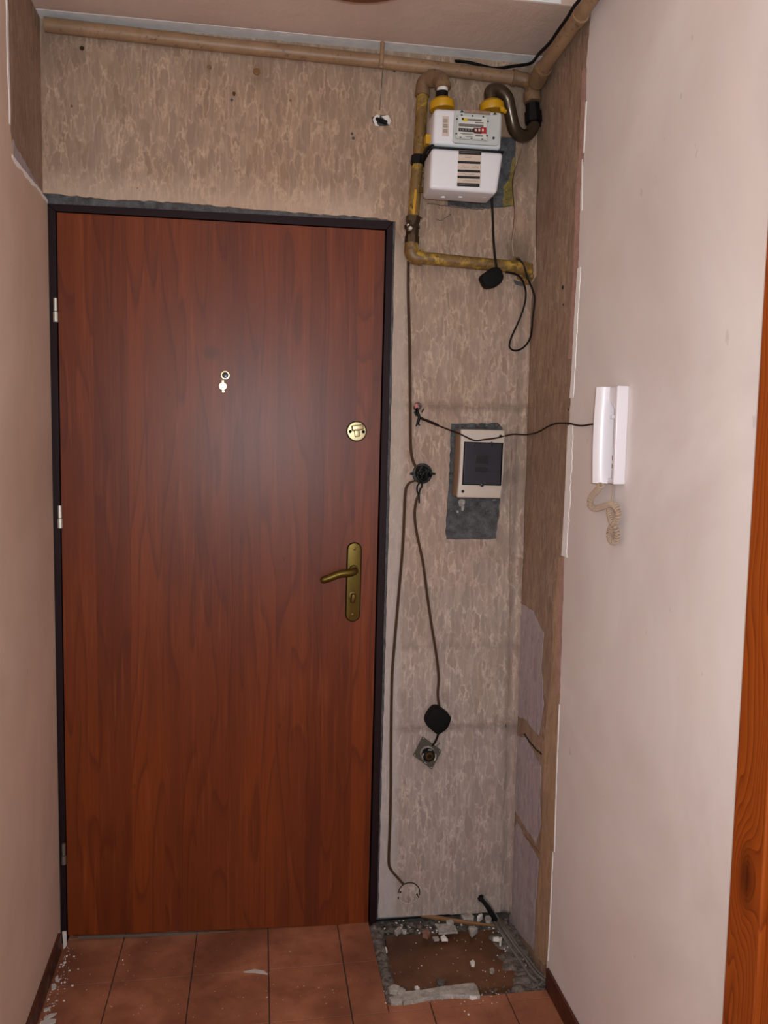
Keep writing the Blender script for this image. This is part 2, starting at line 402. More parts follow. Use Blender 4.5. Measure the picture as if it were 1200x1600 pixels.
def mat_pipe(name, base, chip, rust, lo=.45, hi=.6, rough=.45, metal=0):
    t = NT(name, rough, metal, .5)
    n = t.noise(t.pos(), 38, 5, .7, .4); n2 = t.noise(t.pos(), 14, 3)
    x = t.mix(t.ramp(n2, [(.35, 0.0), (.65, 1.0)]), base, tuple(q*.75 for q in base))
    x = t.mix(t.ramp(n, [(lo, 0.0), (hi, 1.0)]), x, chip)
    x = t.mix(t.ramp(t.noise(t.pos((1, 1, 1), (3, 3, 3)), 60, 4, .7), [(.58, 0.0), (.68, .9)]), x, rust)
    t.bump(n, .3, .002); return t.col(x)
M['pipe_beige'] = mat_pipe('beige_painted_pipe', lin(160, 128, 98), lin(142, 112, 76), lin(100, 74, 56), .5, .75)
M['pipe_yellow'] = mat_pipe('flaking_yellow_pipe', lin(128, 98, 54), lin(186, 152, 52), lin(62, 42, 24), .52, .66)
M['pipe_ochre'] = mat_pipe('ochre_pipe_fitting', lin(132, 104, 78), lin(120, 88, 50), lin(66, 46, 34), .5, .7)
M['bronze'] = simple('dark_bronze_lacquer', lin(78, 66, 52), .26, .55, .6, .08)
M['black'] = simple('black_plastic', lin(9, 9, 10), .5, 0, .25, var=.2)
M['rubber'] = simple('black_rubber', lin(7, 7, 8), .7, 0, .2, var=.2)
M['tarnish'] = simple('tarnished_valve_metal', lin(74, 60, 44), .38, .7, .5, .35, 90, .2)
M['yellow_cap'] = simple('yellow_seal_cap', lin(196, 146, 18), .4, var=.1)
M['meter'] = simple('meter_white_enamel', lin(226, 226, 230), .28, 0, .5, .02)
M['meter_grey'] = simple('meter_grey_plastic', lin(190, 194, 192), .35, 0, .5, .03)
M['meter_face'] = simple('counter_face', lin(206, 208, 200), .4, 0, .5, .02)
M['strip_black'] = simple('printed_black', lin(16, 14, 16), .5)
M['print_grey'] = simple('printed_grey', lin(112, 104, 104), .6)
M['paper_tan'] = simple('sticker_paper', lin(204, 186, 172), .7, var=.04)
M['red'] = simple('counter_red', lin(168, 14, 26), .4)
M['darkred'] = simple('counter_dark_red', lin(86, 14, 22), .4)
M['yellow_print'] = simple('counter_yellow', lin(206, 182, 30), .5)
M['blue_dot'] = simple('blue_stud', lin(28, 28, 70), .4)
M['brass_old'] = simple('antique_brass', lin(98, 80, 32), .42, .8, .5, .15, 120)
M['brass_dark'] = simple('dark_brass', lin(92, 70, 32), .4, .8, .5, .2, 120)
M['brass'] = simple('bright_brass', lin(184, 170, 130), .38, .85, .5, .06)
M['gold_light'] = simple('polished_pale_brass', lin(252, 236, 190), .34, .6, .5, .02)
M['steel'] = simple('bare_steel', lin(214, 212, 200), .35, .5, .5, .05)
M['steel_dull'] = simple('dull_steel', lin(120, 112, 104), .5, .6, .5, .2)
M['hole'] = simple('hollow_dark', lin(10, 9, 9), .9)
M['cable_brown'] = simple('brown_cable_sheath', lin(74, 50, 34), .6, 0, .25, var=.25)
M['cable_black'] = simple('black_cable_sheath', lin(14, 10, 10), .6, 0, .2)
M['cable_red'] = simple('dark_red_cable', lin(38, 18, 14), .6, 0, .2)
M['cable_grey'] = simple('dusty_grey_cable', lin(112, 104, 98), .6, var=.3)
M['cream'] = simple('cream_plastic', lin(196, 182, 170), .4, 0, .45, .04)
M['cream_shaded'] = simple('shaded_cream_plastic', lin(150, 122, 98), .5, 0, .4, .1)  # same cream plastic, with the shade on the box sides put into the colour
M['smoke'] = simple('smoked_window_plastic', lin(42, 42, 50), .22, 0, .5, .06)
M['smoke_dark'] = simple('dark_breaker_plastic', lin(8, 8, 10), .3, 0, .5, .06)
M['icom'] = simple('intercom_white_plastic', lin(226, 220, 226), .24, 0, .5, .015)
M['icom_grey'] = simple('intercom_grey_recess', lin(170, 162, 168), .4, 0, .5, .03)
M['cord'] = simple('beige_cord', lin(176, 152, 132), .55, 0, .4, .08)
M['green_ox'] = simple('oxidised_metal', lin(86, 84, 74), .5, .5, .5, .3, 200)
M['green_dark'] = simple('dark_green_box', lin(12, 24, 24), .5, 0, .5, .3, 150)
M['pink_dab'] = simple('pink_insulation', lin(190, 120, 116), .6)
M['stick'] = simple('wood_splinter', lin(130, 92, 58), .8, var=.3, scale=30)
M['lamp_wood'] = simple('brown_lamp_base', lin(104, 58, 30), .35, 0, .5, .15, 20)
M['lamp_glass'] = simple('lamp_opal_glass', lin(210, 196, 176), .25)
M['scrap'] = simple('white_scrap', lin(196, 186, 178), .8, var=.1, bump=.3)

# ------------------------------------------------------------------ setting
YN = -3.0      # how far the corridor runs behind the photographer
# back wall: wallpaper sheet 5 mm thick over cement, with the places where it was cut away
def cir(c, r, n=18, plane='y', ry=None):
    c = Vector(c); ry = ry or r
    return [c + Vector((r*math.cos(2*PI*i/n), 0, ry*math.sin(2*PI*i/n))) for i in range(n)]
def poly(pts, d=0): return [W(u, v, d) for u, v in pts]
zt = HC+.02
top = [W(u, v) for u, v in ((60, 302), (78, 302), (120, 306), (170, 312), (240, 314), (330, 321), (420, 329), (500, 335), (560, 338), (604, 343), (618, 346))]
rgt = [W(u, v) for u, v in ((616, 420), (613, 560), (608, 800), (600, 1100), (594, 1300), (591, 1434))]
bot = [W(u, v) for u, v in ((640, 1432), (700, 1429), (760, 1426), (806, 1424))]
def open_jag(pts, step, amp, d, seed):
    rnd = random.Random(seed); o = []
    for a, b in zip(pts[:-1], pts[1:]):
        k = max(1, int((b-a).length/step))
        for j in range(k):
            p = a.lerp(b, j/k); p[d] += rnd.uniform(-amp, amp); o.append(p)
    return o+[pts[-1]]
out = [Vector((XL0-.02, 0, zt))] + [Vector((p.x, 0, p.z)) for p in open_jag(top, .012, .002, 2, 3)] + \
      [Vector((p.x, 0, p.z)) for p in open_jag(rgt, .02, .0013, 0, 4)] + [Vector((p.x, 0, p.z)) for p in open_jag(bot, .012, .0015, 2, 5)] + \
      [Vector((XR+.02, 0, bot[-1].z)), Vector((XR+.02, 0, zt))]
H_box = jag(poly([(705, 662), (778, 661), (786, 668), (782, 760), (780, 800), (775, 842), (698, 843), (696, 830), (700, 775), (703, 712)]), .015, .0016, seed=11)
H_junc = cir(W(660, 740), .031, 20)
H_stub = jag(cir(W(652, 636), .013, 10), .02, .002, seed=5)
H_hole = jag(poly([(580, 184), (590, 179), (606, 181), (612, 190), (607, 197), (590, 197), (583, 192)]), .012, .0015, seed=6)
H_met = jag(poly([(700, 215), (806, 214), (805, 322), (775, 325), (745, 326), (700, 321)]), .02, .001, seed=7)
H_small = [cir(W(362, 156), .0045, 8), cir(W(550, 209), .0035, 8, ry=.0045), cir(W(552, 216), .0045, 8), cir(W(616, 111), .004, 8), cir(W(752, 1402), .010, 10), cir(W(793, 1134), .008, 8), cir(W(629, 110), .003, 8)]
def wall_back(bm):
    sheet(bm, out, [H_box, H_junc, H_stub, H_hole, H_met]+H_small, .006, 'y', 0)
    # cement behind it
    x0, x1 = XL0-.03, XR+.03
    zt_ = W(300, 316).z
    dl = W(84, 331, 0).x-.03
    dr, drt = W(606, 360, 0).x, W(606, 345).x
    box(bm, x0, x1, .006, .10, W(340, 335).z, zt, mi=1)
    hexa(bm, [(W(612, 345).x+.001, .006, W(340, 335).z), (x1, .006, W(340, 335).z), (x1, .006, .004), (W(590, 1434).x-.010, .006, .004)],
         [(W(612, 345).x+.001, .10, W(340, 335).z), (x1, .10, W(340, 335).z), (x1, .10, .004), (W(590, 1434).x-.010, .10, .004)], mi=1)
    box(bm, W(590, 1434).x-.010, x1, .050, .10, -.06, .004, mi=3)  # dark box painting the shade of the hollow below the wall foot
    # yellow paint showing in the bare patch behind the meter
    prism(bm, jag([W(u, v, -.0058) for u, v in ((786, 324), (787, 292), (796, 276), (800, 252), (806, 240), (806, 324))], .01, .002, seed=9), (0, -.001, 0), mi=2)
wb = struct('wall_back', wall_back, [M['paper'], M['cement'], M['yellow_paint'], M['hollow_shade']])
# creased paper cove where the back wall meets the right wall
def cove(bm):
    rnd = random.Random(3); n = 170; prev = None
    for i in range(n+1):
        z = W(800, 1424).z + (2.50-W(800, 1424).z)*i/n
        bul = 1 + (1.7*min(1, max(0, (2.46-z)/.45)) if z > 1.985 else 0)
        r = .020*bul*(1+.12*math.sin(z*23)+.04*rnd.uniform(-1, 1))
        ring = []
        for k in range(8):
            a = k/7*PI/2
            cvx = .95*math.exp(-((z-2.21)/.13)**2); e = 1+.1*math.sin(z*31)
            cx_, cy_ = XR-.001-r*1.3+r*1.3*math.sin(a), -.001-r*(1-math.cos(a))
            vx_, vy_ = XR-.001-.062*e*math.cos(a), -.001-.040*e*math.sin(a)
            ring.append(bm.verts.new((cx_*(1-cvx)+vx_*cvx, cy_*(1-cvx)+vy_*cvx, z)))
        if prev:
            for k in range(7): bm.faces.new((prev[k], prev[k+1], ring[k+1], ring[k]))
        prev = ring
me_c = bmesh.new(); cove(me_c)
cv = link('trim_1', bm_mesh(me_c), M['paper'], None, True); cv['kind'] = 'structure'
sm = cv.modifiers.new('thick', 'SOLIDIFY'); sm.thickness = .0008; sm.offset = 0

# right wall: old papered strip next to the corner, then thicker painted plaster
ys = -.352
def wall_right(bm):
    box(bm, XR+.006, XR+.12, YN, .10, -.05, 2.9, mi=1)                              # wall body
    box(bm, XR+.001, XR+.006, ys-.04, .02, -.03, HC+.02, mi=1)
    # painted plaster layer with ragged edge towards the corner
    edge = [RW(u, v) for u, v in ((925, 30), (919, 90), (918, 160), (915, 240), (909, 300), (908, 360), (906, 420), (897, 560), (893, 640), (888, 760), (884, 868), (880, 1000), (875, 1150), (870, 1290), (862, 1420), (856, 1520))]
    e2 = open_jag(edge, .015, .0022, 1, 8)
    e2 = [Vector((XR-.004, min(p.y, -.30), p.z)) for p in e2]
    e2[-1].z = -.03
    o = [Vector((XR-.004, YN, 2.9)), Vector((XR-.004, e2[0].y, 2.9))] + e2 + [Vector((XR-.004, YN, -.03))]
    sheet(bm, o, [], .010, 'x', 0)
wr = struct('wall_right', wall_right, [M['paint_right'], M['paper_side']])
def patch_r(pts, d, mat, seed, name, amp=.003):
    P = [RW(u, v) for u, v in pts]; P = [Vector((XR-d, min(p.y, -.004), p.z)) for p in P]
    P = jag(P, .02, amp, (1, 2), seed)
    def fn(bm): sheet(bm, P, [], .001, 'x')
    o = part(name, fn, mat, wr); return o
patch_r([(884, 870), (881, 960), (876, 1120), (870, 1300), (864, 1420), (858, 1508), (851, 1508), (836, 1492), (842, 1380), (848, 1280), (852, 1150), (862, 1050), (866, 960), (874, 872)], .0015, M['bare'], 21, 'bare_strip', .002)
patch_r([(916, 105), (914, 230), (908, 330), (905, 420), (895, 560), (889, 560), (898, 400), (899, 310), (906, 230), (910, 110)], .0015, M['bare_pink'], 22, 'bare_strip', .0015)
patch_r([(885, 870), (880, 985), (876, 1085), (869, 1085), (873, 960), (876, 880)], .0025, M['bare_pink'], 26, 'bare_strip', .0015)
patch_r([(800, 1142), (822, 1152), (838, 1182), (846, 1200), (844, 1250), (845, 1290), (838, 1318), (826, 1300), (806, 1268), (790, 1262)], .001, M['lilac'], 23, 'whitewash_patch')
patch_r([(786, 1280), (808, 1284), (826, 1316), (843, 1345), (838, 1400), (834, 1484), (818, 1466), (790, 1430)], .001, M['lilac'], 24, 'whitewash_patch')
patch_r([(810, 940), (834, 955), (850, 990), (846, 1040), (850, 1100), (842, 1150), (822, 1125), (800, 1110)], .001, M['lilac'], 25, 'whitewash_patch')
def white_rim(pts, w, seed, name='white_edge'):
    P = [RW(u, v) for u, v in pts]; P = open_jag(P, .010, .0008, 1, seed)
    rnd = random.Random(seed)
    a = [Vector((XR-.0055, p.y, p.z)) for p in P]; b = [Vector((XR-.0055, p.y-w*rnd.uniform(.85, 1.1), p.z)) for p in P]
    def fn(bm): sheet(bm, a+b[::-1], [], .0014, 'x')
    part(name, fn, M['white_edge'], wr)
white_rim([(905, 420), (900, 500), (896, 580), (893, 622)], .024, 31)
white_rim([(890, 665), (887, 740), (884, 800), (880, 868)], .038, 32)
white_rim([(918, 160), (914, 240)], .006, 33); white_rim([(912, 250), (911, 330)], .006, 36)
white_rim([(876, 1100), (872, 1200), (868, 1330)], .005, 34); white_rim([(866, 1330), (862, 1420), (858, 1500)], .005, 35)
for u, v, r in ((879, 449, .0055), (880, 476, .0035), (888, 640, .003)):
    p = RW(u, v)
    part('nail_hole', lambda bm: lathe(bm, (XR+.0012, p.y, p.z), (-1, 0, 0), [(0, r), (.0012, r)], 8), M['hole'], wr)
# cracks where sheets of paper have torn
def crack(pts, r, fn_, mat, parent, name='crack'):
    P = [fn_(u, v) for u, v in pts]
    part(name, lambda bm: tube(bm, open_jag(P, .006, .0015, 2, 5), r, 5), mat, parent)
crack([(800, 1136), (812, 1140), (820, 1148), (830, 1162), (838, 1172), (846, 1178)], .0022, lambda u, v: RW(u, v, .0) if u > 814 else W(u, v, .0), M['hole'], wr)
crack([(816, 1300), (828, 1316), (838, 1326), (848, 1338)], .0016, RW, M['stick'], wr)
crack([(646, 633), (700, 631), (760, 634), (812, 637)], .0008, W, M['bare'], wb, 'paper_seam')
crack([(612, 1140), (680, 1140), (740, 1130), (806, 1128)], .0008, W, M['bare'], wb, 'paper_seam')
crack([(817, 637), (850, 633), (888, 622)], .0008, RW, M['bare'], wr, 'paper_seam')
crack([(668, 318), (705, 323), (745, 327), (800, 322), (830, 314)], .0012, W, M['cement'], wb, 'paper_seam')
crack([(705, 335), (690, 345), (680, 342)], .0010, W, M['cement'], wb, 'paper_seam')
# lower edge of paper at the right: creases
crack([(800, 700), (797, 800), (796, 900), (798, 1000), (794, 1100), (792, 1130)], .0022, W, M['paper_side'], wb, 'paper_crease')
crack([(812, 300), (806, 340), (800, 380), (802, 400)], .0032, lambda u, v: W(u, v, .004), M['paper_side'], wb, 'paper_crease')

# left wall
def xl(y, d=0): return XL0+XLA*y+d
def lsheet(bm, P, d, th, mi):
    """P = list of (y, z) on the left wall"""
    t = bmesh.new()
    n = len(P)
    a = [t.verts.new((xl(y, d), y, z)) for y, z in P]; b = [t.verts.new((xl(y, d-th), y, z)) for y, z in P]
    t.faces.new(a); t.faces.new(b[::-1])
    for i in range(n): t.faces.new((a[i], b[i], b[(i+1) % n], a[(i+1) % n]))
    bmesh.ops.recalc_face_normals(t, faces=t.faces[:])
    for f in t.faces: f.material_index = mi
    me = bpy.data.meshes.new('t'); t.to_mesh(me); t.free(); bm.from_mesh(me); bpy.data.meshes.remove(me)
yl, zl_ = -.365, 2.133
def wall_left(bm):
    lsheet(bm, [(YN, -.05), (.10, -.05), (.10, 2.9), (YN, 2.9)], -.012, .10, 1)
    rnd = random.Random(12)
    P = [(YN, -.03), (-.001, -.03)]
    n = 26
    for i in range(n): P.append((-.002+(yl+.03+.002)*i/n, zl_+rnd.uniform(-.003, .003)))
    for i in range(8): P.append((yl+.03-.03*i/8, zl_+.05*(i/8)**1.5+rnd.uniform(-.002, .002)))
    for i in range(14): P.append((yl+rnd.uniform(-.005, .003), zl_+.05+(2.9-zl_-.05)*i/14))
    P += [(yl, 2.9), (YN, 2.9)]
    lsheet(bm, P, 0, .013, 0)
wl = struct('wall_left', wall_left, [M['paint_left'], M['paper_side']])
def wl_rim(bm):
    rnd = random.Random(13)
    a = [(yl-.002+rnd.uniform(-.003, .003), zl_+.06+i*.03) for i in range(16)]; b = [(y-.014*rnd.uniform(.6, 1.2), z) for y, z in a]
    lsheet(bm, a+b[::-1], .0012, .0015, 0)
    a = [(-.004+(yl+.01)*i/18, zl_-.001+rnd.uniform(-.002, .002)) for i in range(19)]; b = [(y, z-.012*rnd.uniform(.5, 1.2)) for y, z in a]
    lsheet(bm, a+b[::-1], .0012, .0015, 0)
part('white_edge', wl_rim, M['white_edge'], wl)
def wl_torn(bm):
    rnd = random.Random(14)
    a = [(-.002-.30*i/14, zl_+.001) for i in range(15)]; b = [(y, z+.012+.035*i/14+rnd.uniform(-.004, .004)) for i, (y, z) in enumerate(a)]
    lsheet(bm, a+b[::-1], -.0105, .0015, 0)
part('torn_filler_band', wl_torn, M['lilac'], wl)

# ceiling: low slab over the entrance, higher behind its edge
yb = CE(893, 9).y
def ceiling(bm):
    box(bm, XL0-.10, XR+.10, yb, .10, HC, HC+.30, bev=.003, mi=0)
    box(bm, XL0-.10, XR+.12, YN, yb, HC+.15, HC+.30, mi=0)
    # grey unpainted band beside the wall pipe
    hexa(bm, [(XL0-.01, -.048, HC-.0010), (XR, -.048, HC-.0010), (XR, .01, HC-.0010), (XL0-.01, .01, HC-.0010)],
         [(XL0-.01, -.048, HC+.004), (XR, -.048, HC+.004), (XR, .01, HC+.004), (XL0-.01, .01, HC+.004)], mi=1)
struct('ceiling', ceiling, [M['ceil'], M['cove']])
part('edge_band', lambda bm: box(bm, XL0, XR-.05, yb-.002, yb+.0, HC+.001, HC+.06), M['cove'], bpy.data.objects['ceiling'])

# floor
TX, TY, TS = .1568, -.1878, .213
pit = [FL(590, 1442), FL(604, 1566), FL(851, 1550), FL(815, 1455)]
px0, py0 = .895, -.368
def floor(bm):
    box(bm, XL0-.05, px0, YN, .30, -.06, -.0060, mi=1)
    box(bm, px0, XR+.05, YN, py0, -.06, -.0060, mi=1)
    box(bm, px0, XR+.05, py0, .10, -.09, -.030, mi=2)
    g = .0032
    for i in range(-2, 7):
        for j in range(-21, 3):
            x0, x1 = TX+(i-1)*TS+g/2, TX+i*TS-g/2; y1, y0 = TY+j*TS+TS-g/2, TY+j*TS+g/2
            # the row in front of the pit runs on its own grid
            sh = 0
            if TY+j*TS < py0-.02 and i >= 4 and j < -1: sh = .0
            x0 = max(x0+sh, XL0-.03+xl(y0)*0); x1 = min(x1+sh, XR+.02)
            if y1 > .20: y1 = .20
            if x1-x0 < .01 or y1-y0 < .01: continue
            if x1 > px0 and y1 > py0:
                if x0 < px0-.01: box(bm, x0, px0-.002, y0 if y0 > py0 else y0, y1, -.012, 0, bev=.0007, mi=0)
                if y0 < py0 < y1 and x1 > px0:
                    box(bm, max(x0, px0), x1, y0, py0-.002, -.012, 0, bev=.0007, mi=0)
                continue
            box(bm, x0, x1, y0, y1, -.012, 0, bev=.0007, mi=0)
fl = struct('floor', floor, [M['tile'], M['grout'], M['rubble_dust']])
part('recessed_slab', lambda bm: prism(bm, jag([FL(602, 1464, -.012), FL(625, 1462, -.012), FL(785, 1452, -.012), FL(800, 1462, -.012), FL(838, 1538, -.012), FL(612, 1552, -.012)], .03, .0015, (0, 1), 4), (0, 0, -.02), mi=0), M['slab'], fl, label='dark brown worn floor patch set lower than the tiles')

# skirting tiles
def skirt_r(bm):
    y = -.364
    while y > YN:
        box(bm, XR-.0125, XR-.004, max(y-.211, YN), y, 0, .060, bev=.0015); y -= .213
def skirt_l(bm):
    y = -.035
    while y > YN:
        y2 = y-.211
        hexa(bm, [(xl(y, 0), y, 0), (xl(y2, 0), y2, 0), (xl(y2, 0), y2, .060), (xl(y, 0), y, .060)],
             [(xl(y, .009), y, 0), (xl(y2, .009), y2, 0), (xl(y2, .009), y2, .060), (xl(y, .009), y, .060)], bev=.0015); y -= .213
struct('baseboard_right', skirt_r, M['skirting']); struct('baseboard_left', skirt_l, M['skirting'])

# pine architrave of the doorway in the right wall
ya = RW(1165, 1000, .022).y
def arch(bm):
    box(bm, XR-.026, XR-.004, ya-.085, ya, 0, 2.12, bev=.004, seg=3)
    box(bm, XR-.016, XR-.004, ya-.80, ya-.085, 0, 2.04, bev=.002)
    box(bm, XR-.026, XR-.004, ya-.885, ya-.80, 0, 2.12, bev=.004, seg=3)
    box(bm, XR-.026, XR-.004, ya-.80, ya-.085, 2.04, 2.12, bev=.004, seg=3)
struct('trim_2', arch, M['pine'])

# ------------------------------------------------------------------ entrance door
dr = empty('door_1', W(340, 1453, 0), kind='structure')
a, b, c_, d_ = W(88.5, 331.5), W(602, 360), W(575, 1444), W(106, 1462)
def leaf(bm):
    off = Vector((0, .04, 0)); hexa(bm, [a, b, c_, d_], [a+off, b+off, c_+off, d_+off], bev=.0012, seg=2)
lf = part('door_leaf', leaf, M['door'], dr, False)
def framef(bm):
    g = .004; o = Vector((0, .004, 0)); dep = Vector((0, .09, 0))
    it, ib = W(86, 329), W(104, 1470); jt, jb = W(604.5, 358), W(577.5, 1446)
    ot, ob = W(72, 317), W(96, 1476); pt, pb = W(615, 345), W(589, 1436)
    for q in (it, ib, jt, jb, ot, ob, pt, pb): q += o
    ib.z = ob.z = .001; jb.z = -.02; pb.z = -.02
    hexa(bm, [ot, it, ib, ob], [q+dep for q in (ot, it, ib, ob)], .0015)
    hexa(bm, [jt, pt, pb, jb], [q+dep for q in (jt, pt, pb, jb)], .0015)
    hexa(bm, [ot, pt, jt, it], [q+dep for q in (ot, pt, jt, it)], .0015)
part('door_frame', framef, M['frame'], dr)
part('door_seal', lambda bm: (box(bm, W(88, 0).x-.004, W(602, 0).x+.01, .042, .05, 0, W(300, 345).z+.01)), M['seal'], dr)
part('threshold', lambda bm: hexa(bm, [W(122, 1463, -.006), W(575, 1447, -.006), W(575, 1452, -.006), W(122, 1467, -.006)], [W(122, 1463, -.03), W(575, 1447, -.03), W(575, 1452, -.03), W(122, 1467, -.03)]), M['steel_dull'], dr, label='narrow pale strip under the door leaf')
for v0, v1, u in ((466, 503, 86.5), (790, 825, 93.5), (1318, 1350, 99.5)):
    def hg(bm, v0=v0, v1=v1, u=u):
        p, q = W(u, v0, .006), W(u+.6, v1, .006); mid = p.lerp(q, .55); mid2 = p.lerp(q, .58)
        tube(bm, [p, mid], .0052, 12); tube(bm, [mid2, q], .0066, 12)
    h = part('hinge', hg, M['steel'] if v0 < 1000 else M['steel_dull'], dr, True)
# peephole
pc = W(352, 586.5, 0); PH = empty('peephole', pc-dr.location); PH.parent = dr
part('peephole_ring', lambda bm: lathe(bm, pc, (0, -1, 0), [(0, .0125), (.003, .0125), (.005, .0118), (.0052, .0092), (.002, .0088)], 28), M['gold_light'], PH, True)
part('peephole_lens', lambda bm: lathe(bm, pc, (0, -1, 0), [(.001, .009), (.0026, .0088), (.0034, .006), (.0037, .002)], 20), M['smoke'], PH, True)
def cover(bm):
    q = W(348.3, 603.5, 0)
    lathe(bm, q, (0, -1, 0), [(.001, .0112), (.0025, .0112), (.0035, .0104)], 28)
    k = W(349, 611.5, 0); lathe(bm, k, (0, -1, 0), [(.001, .0046), (.004, .0046), (.005, .0034)], 16)
    t = W(348.3, 596, 0); box(bm, t.x-.0036, t.x+.0036, -.003, -.001, t.z-.006, t.z+.004, .0006)
part('peephole_cover', cover, M['gold_light'], PH, True, 'small pale brass swing cover hanging under the peephole ring')
# upper lock rosette
lc = W(557, 674, 0); LK = empty('deadbolt', lc-dr.location); LK.parent = dr
part('rosette', lambda bm: lathe(bm, lc, (0, -1, 0), [(0, .0285), (.005, .0285), (.007, .0265), (.0075, .020), (.0075, .0)], 40), M['brass'], LK, True)
part('rosette_shadow_ring', lambda bm: lathe(bm, lc, (0, -1, 0), [(0, .0305), (.002, .0305), (.002, .028)], 40), M['seal'], LK, True)
def knob(bm):
    R3 = Matrix.Rotation(math.radians(-8), 4, 'Y')
    t = bmesh.new(); box(t, -.017, .017, -.034, -.008, -.0015, .0145, .003, 3)
    box(t, -.010, .006, -.015, -.006, -.020, .004, .0025, 3)
    t.transform(Matrix.Translation(lc+Vector((.001, 0, .004))) @ R3)
    me = bpy.data.meshes.new('t'); t.to_mesh(me); t.free(); bm.from_mesh(me)
part('turn_knob', knob, M['brass'], LK, True)
for s in (-1, 1):
    q = lc+Vector((s*.0195, 0, -.001))
    part('screw', lambda bm: lathe(bm, q, (0, -1, 0), [(.006, .0048), (.0085, .0048), (.0095, .003)], 12), M['seal'], LK, True)
# handle plate
hc = W(552, 909, 0); HP = empty('handle_set', hc-dr.location); HP.parent = dr
tp, bt = W(553.5, 848, 0), W(551, 970, 0)
def stadium(z0, z1, x0, x1, r, y):
    P = [];
    for k in range(13): a_ = PI*k/12; P.append(Vector((x0+r*math.cos(a_), y, z1-r+r*math.sin(a_))))
    for k in range(13): a_ = PI+PI*k/12; P.append(Vector((x1+r*math.cos(a_), y, z0+r+r*math.sin(a_))))
    return P
part('back_plate', lambda bm: prism(bm, stadium(bt.z, tp.z, W(553.5, 860).x, W(551, 960).x, .0205, -.001), (0, -.006, 0), .0022, 3), M['brass_old'], HP, True)
part('plate_rim', lambda bm: prism(bm, stadium(bt.z-.002, tp.z+.002, W(553.5, 860).x, W(551, 960).x, .0226, -.0002), (0, -.003, 0), .0006), M['seal'], HP, True)
def lever(bm):
    s = W(552, 889, 0)
    tube(bm, [Vector((s.x, -.006, s.z)), Vector((s.x, -.020, s.z))], [.0135, .012], 20)
    P = smooth_path([Vector((s.x, -.016, s.z)), Vector((s.x-.001, -.040, s.z)), Vector((s.x-.014, -.050, s.z-.003)), W(531, 897, .052), W(515, 903, .052), W(501, 907.5, .050)], 6)
    n = len(P); tube(bm, P, [.0105+.0012*math.sin(PI*i/(n-1)) for i in range(n-2)]+[.0095, .0055], 18)
part('lever', lever, M['brass_old'], HP, True)
def thumb(bm):
    q = W(550.5, 931, 0); lathe(bm, q, (0, -1, 0), [(.006, .0135), (.009, .0130), (.0095, .010)], 24)
    t = bmesh.new(); box(t, -.0065, .0065, -.026, -.008, -.018, .010, .003, 3); t.transform(Matrix.Translation(q+Vector((.001, 0, 0))) @ Matrix.Rotation(math.radians(8), 4, 'Y'))
    me = bpy.data.meshes.new('t'); t.to_mesh(me); t.free(); bm.from_mesh(me)
part('thumb_turn', thumb, M['brass_dark'], HP, True)
for u, v in ((553.5, 857), (550.7, 960)):
    q = W(u, v, 0); part('screw', lambda bm: lathe(bm, q, (0, -1, 0), [(.006, .0045), (.0078, .0045), (.0082, .003)], 12), M['brass_dark'], HP, True)

# ------------------------------------------------------------------ gas pipework
def ringp(p, q, r, k=.5, w=.006):
    c = Vector(p).lerp(Vector(q), k); d = (Vector(q)-Vector(p)).normalized(); return c-d*w, c+d*w, r
# main run along the top of the back wall and on along the right wall under the ceiling
GP = empty('gas_pipe', W(460, 82, .03), 'long beige painted gas pipe running under the ceiling along the wall and round the corner', 'gas pipe')
A, B = W(70, 38, .03), W(806, 122, .03)
part('wall_run', lambda bm: tube(bm, [A, W(330, 68.5, .03), W(600, 96.5, .03), B], .0182, 20), M['pipe_beige'], GP, True)
def fit1(bm):
    tube(bm, [W(800, 121, .032), W(806, 122, .032)], .0225, 20)
    tube(bm, smooth_path([W(806, 122, .032), W(822, 126, .034), W(830, 134, .040), W(831, 148, .045)], 5), [.020]*16, 18)
    tube(bm, [W(831, 146, .045), W(832, 160, .046)], .0245, 20)
part('corner_elbow', fit1, M['pipe_ochre'], GP, True)
def side_run(bm):
    P = [RW(840, 122, .034), RW(851, 103, .034), RW(884, 56, .034), RW(914, 11, .034), RW(960, -58, .034), RW(1150, -330, .034)]
    tube(bm, P, .0195, 20)
part('side_run', side_run, M['pipe_beige'], GP, True)
def fit2(bm):
    tube(bm, [RW(838, 128, .034), RW(849, 106, .034)], .0245, 18)
    tube(bm, smooth_path([RW(845, 114, .034), W(836, 128, .04), W(832, 142, .045), W(832, 152, .045)], 4), .0215, 16)
part('corner_tee', fit2, M['pipe_ochre'], GP, True)
part('collar', lambda bm: tube(bm, [RW(901, 32, .034), RW(908, 22, .034)], .0215, 18), M['pipe_beige'], GP, True)
# pipe strap with its stub
SB = solo('pipe_bracket', lambda bm: (tube(bm, [CE(597.5, 66, HC-.001), W(597, 84, .047)], .0062, 10), tube(bm, [W(597, 84, .0485), W(596, 96, .0500), W(595.5, 106, .046)], .0065, 10)), M['pipe_beige'], 'short rusty strap holding the beige pipe up to the ceiling above the wall hole', 'bracket', smooth=True)
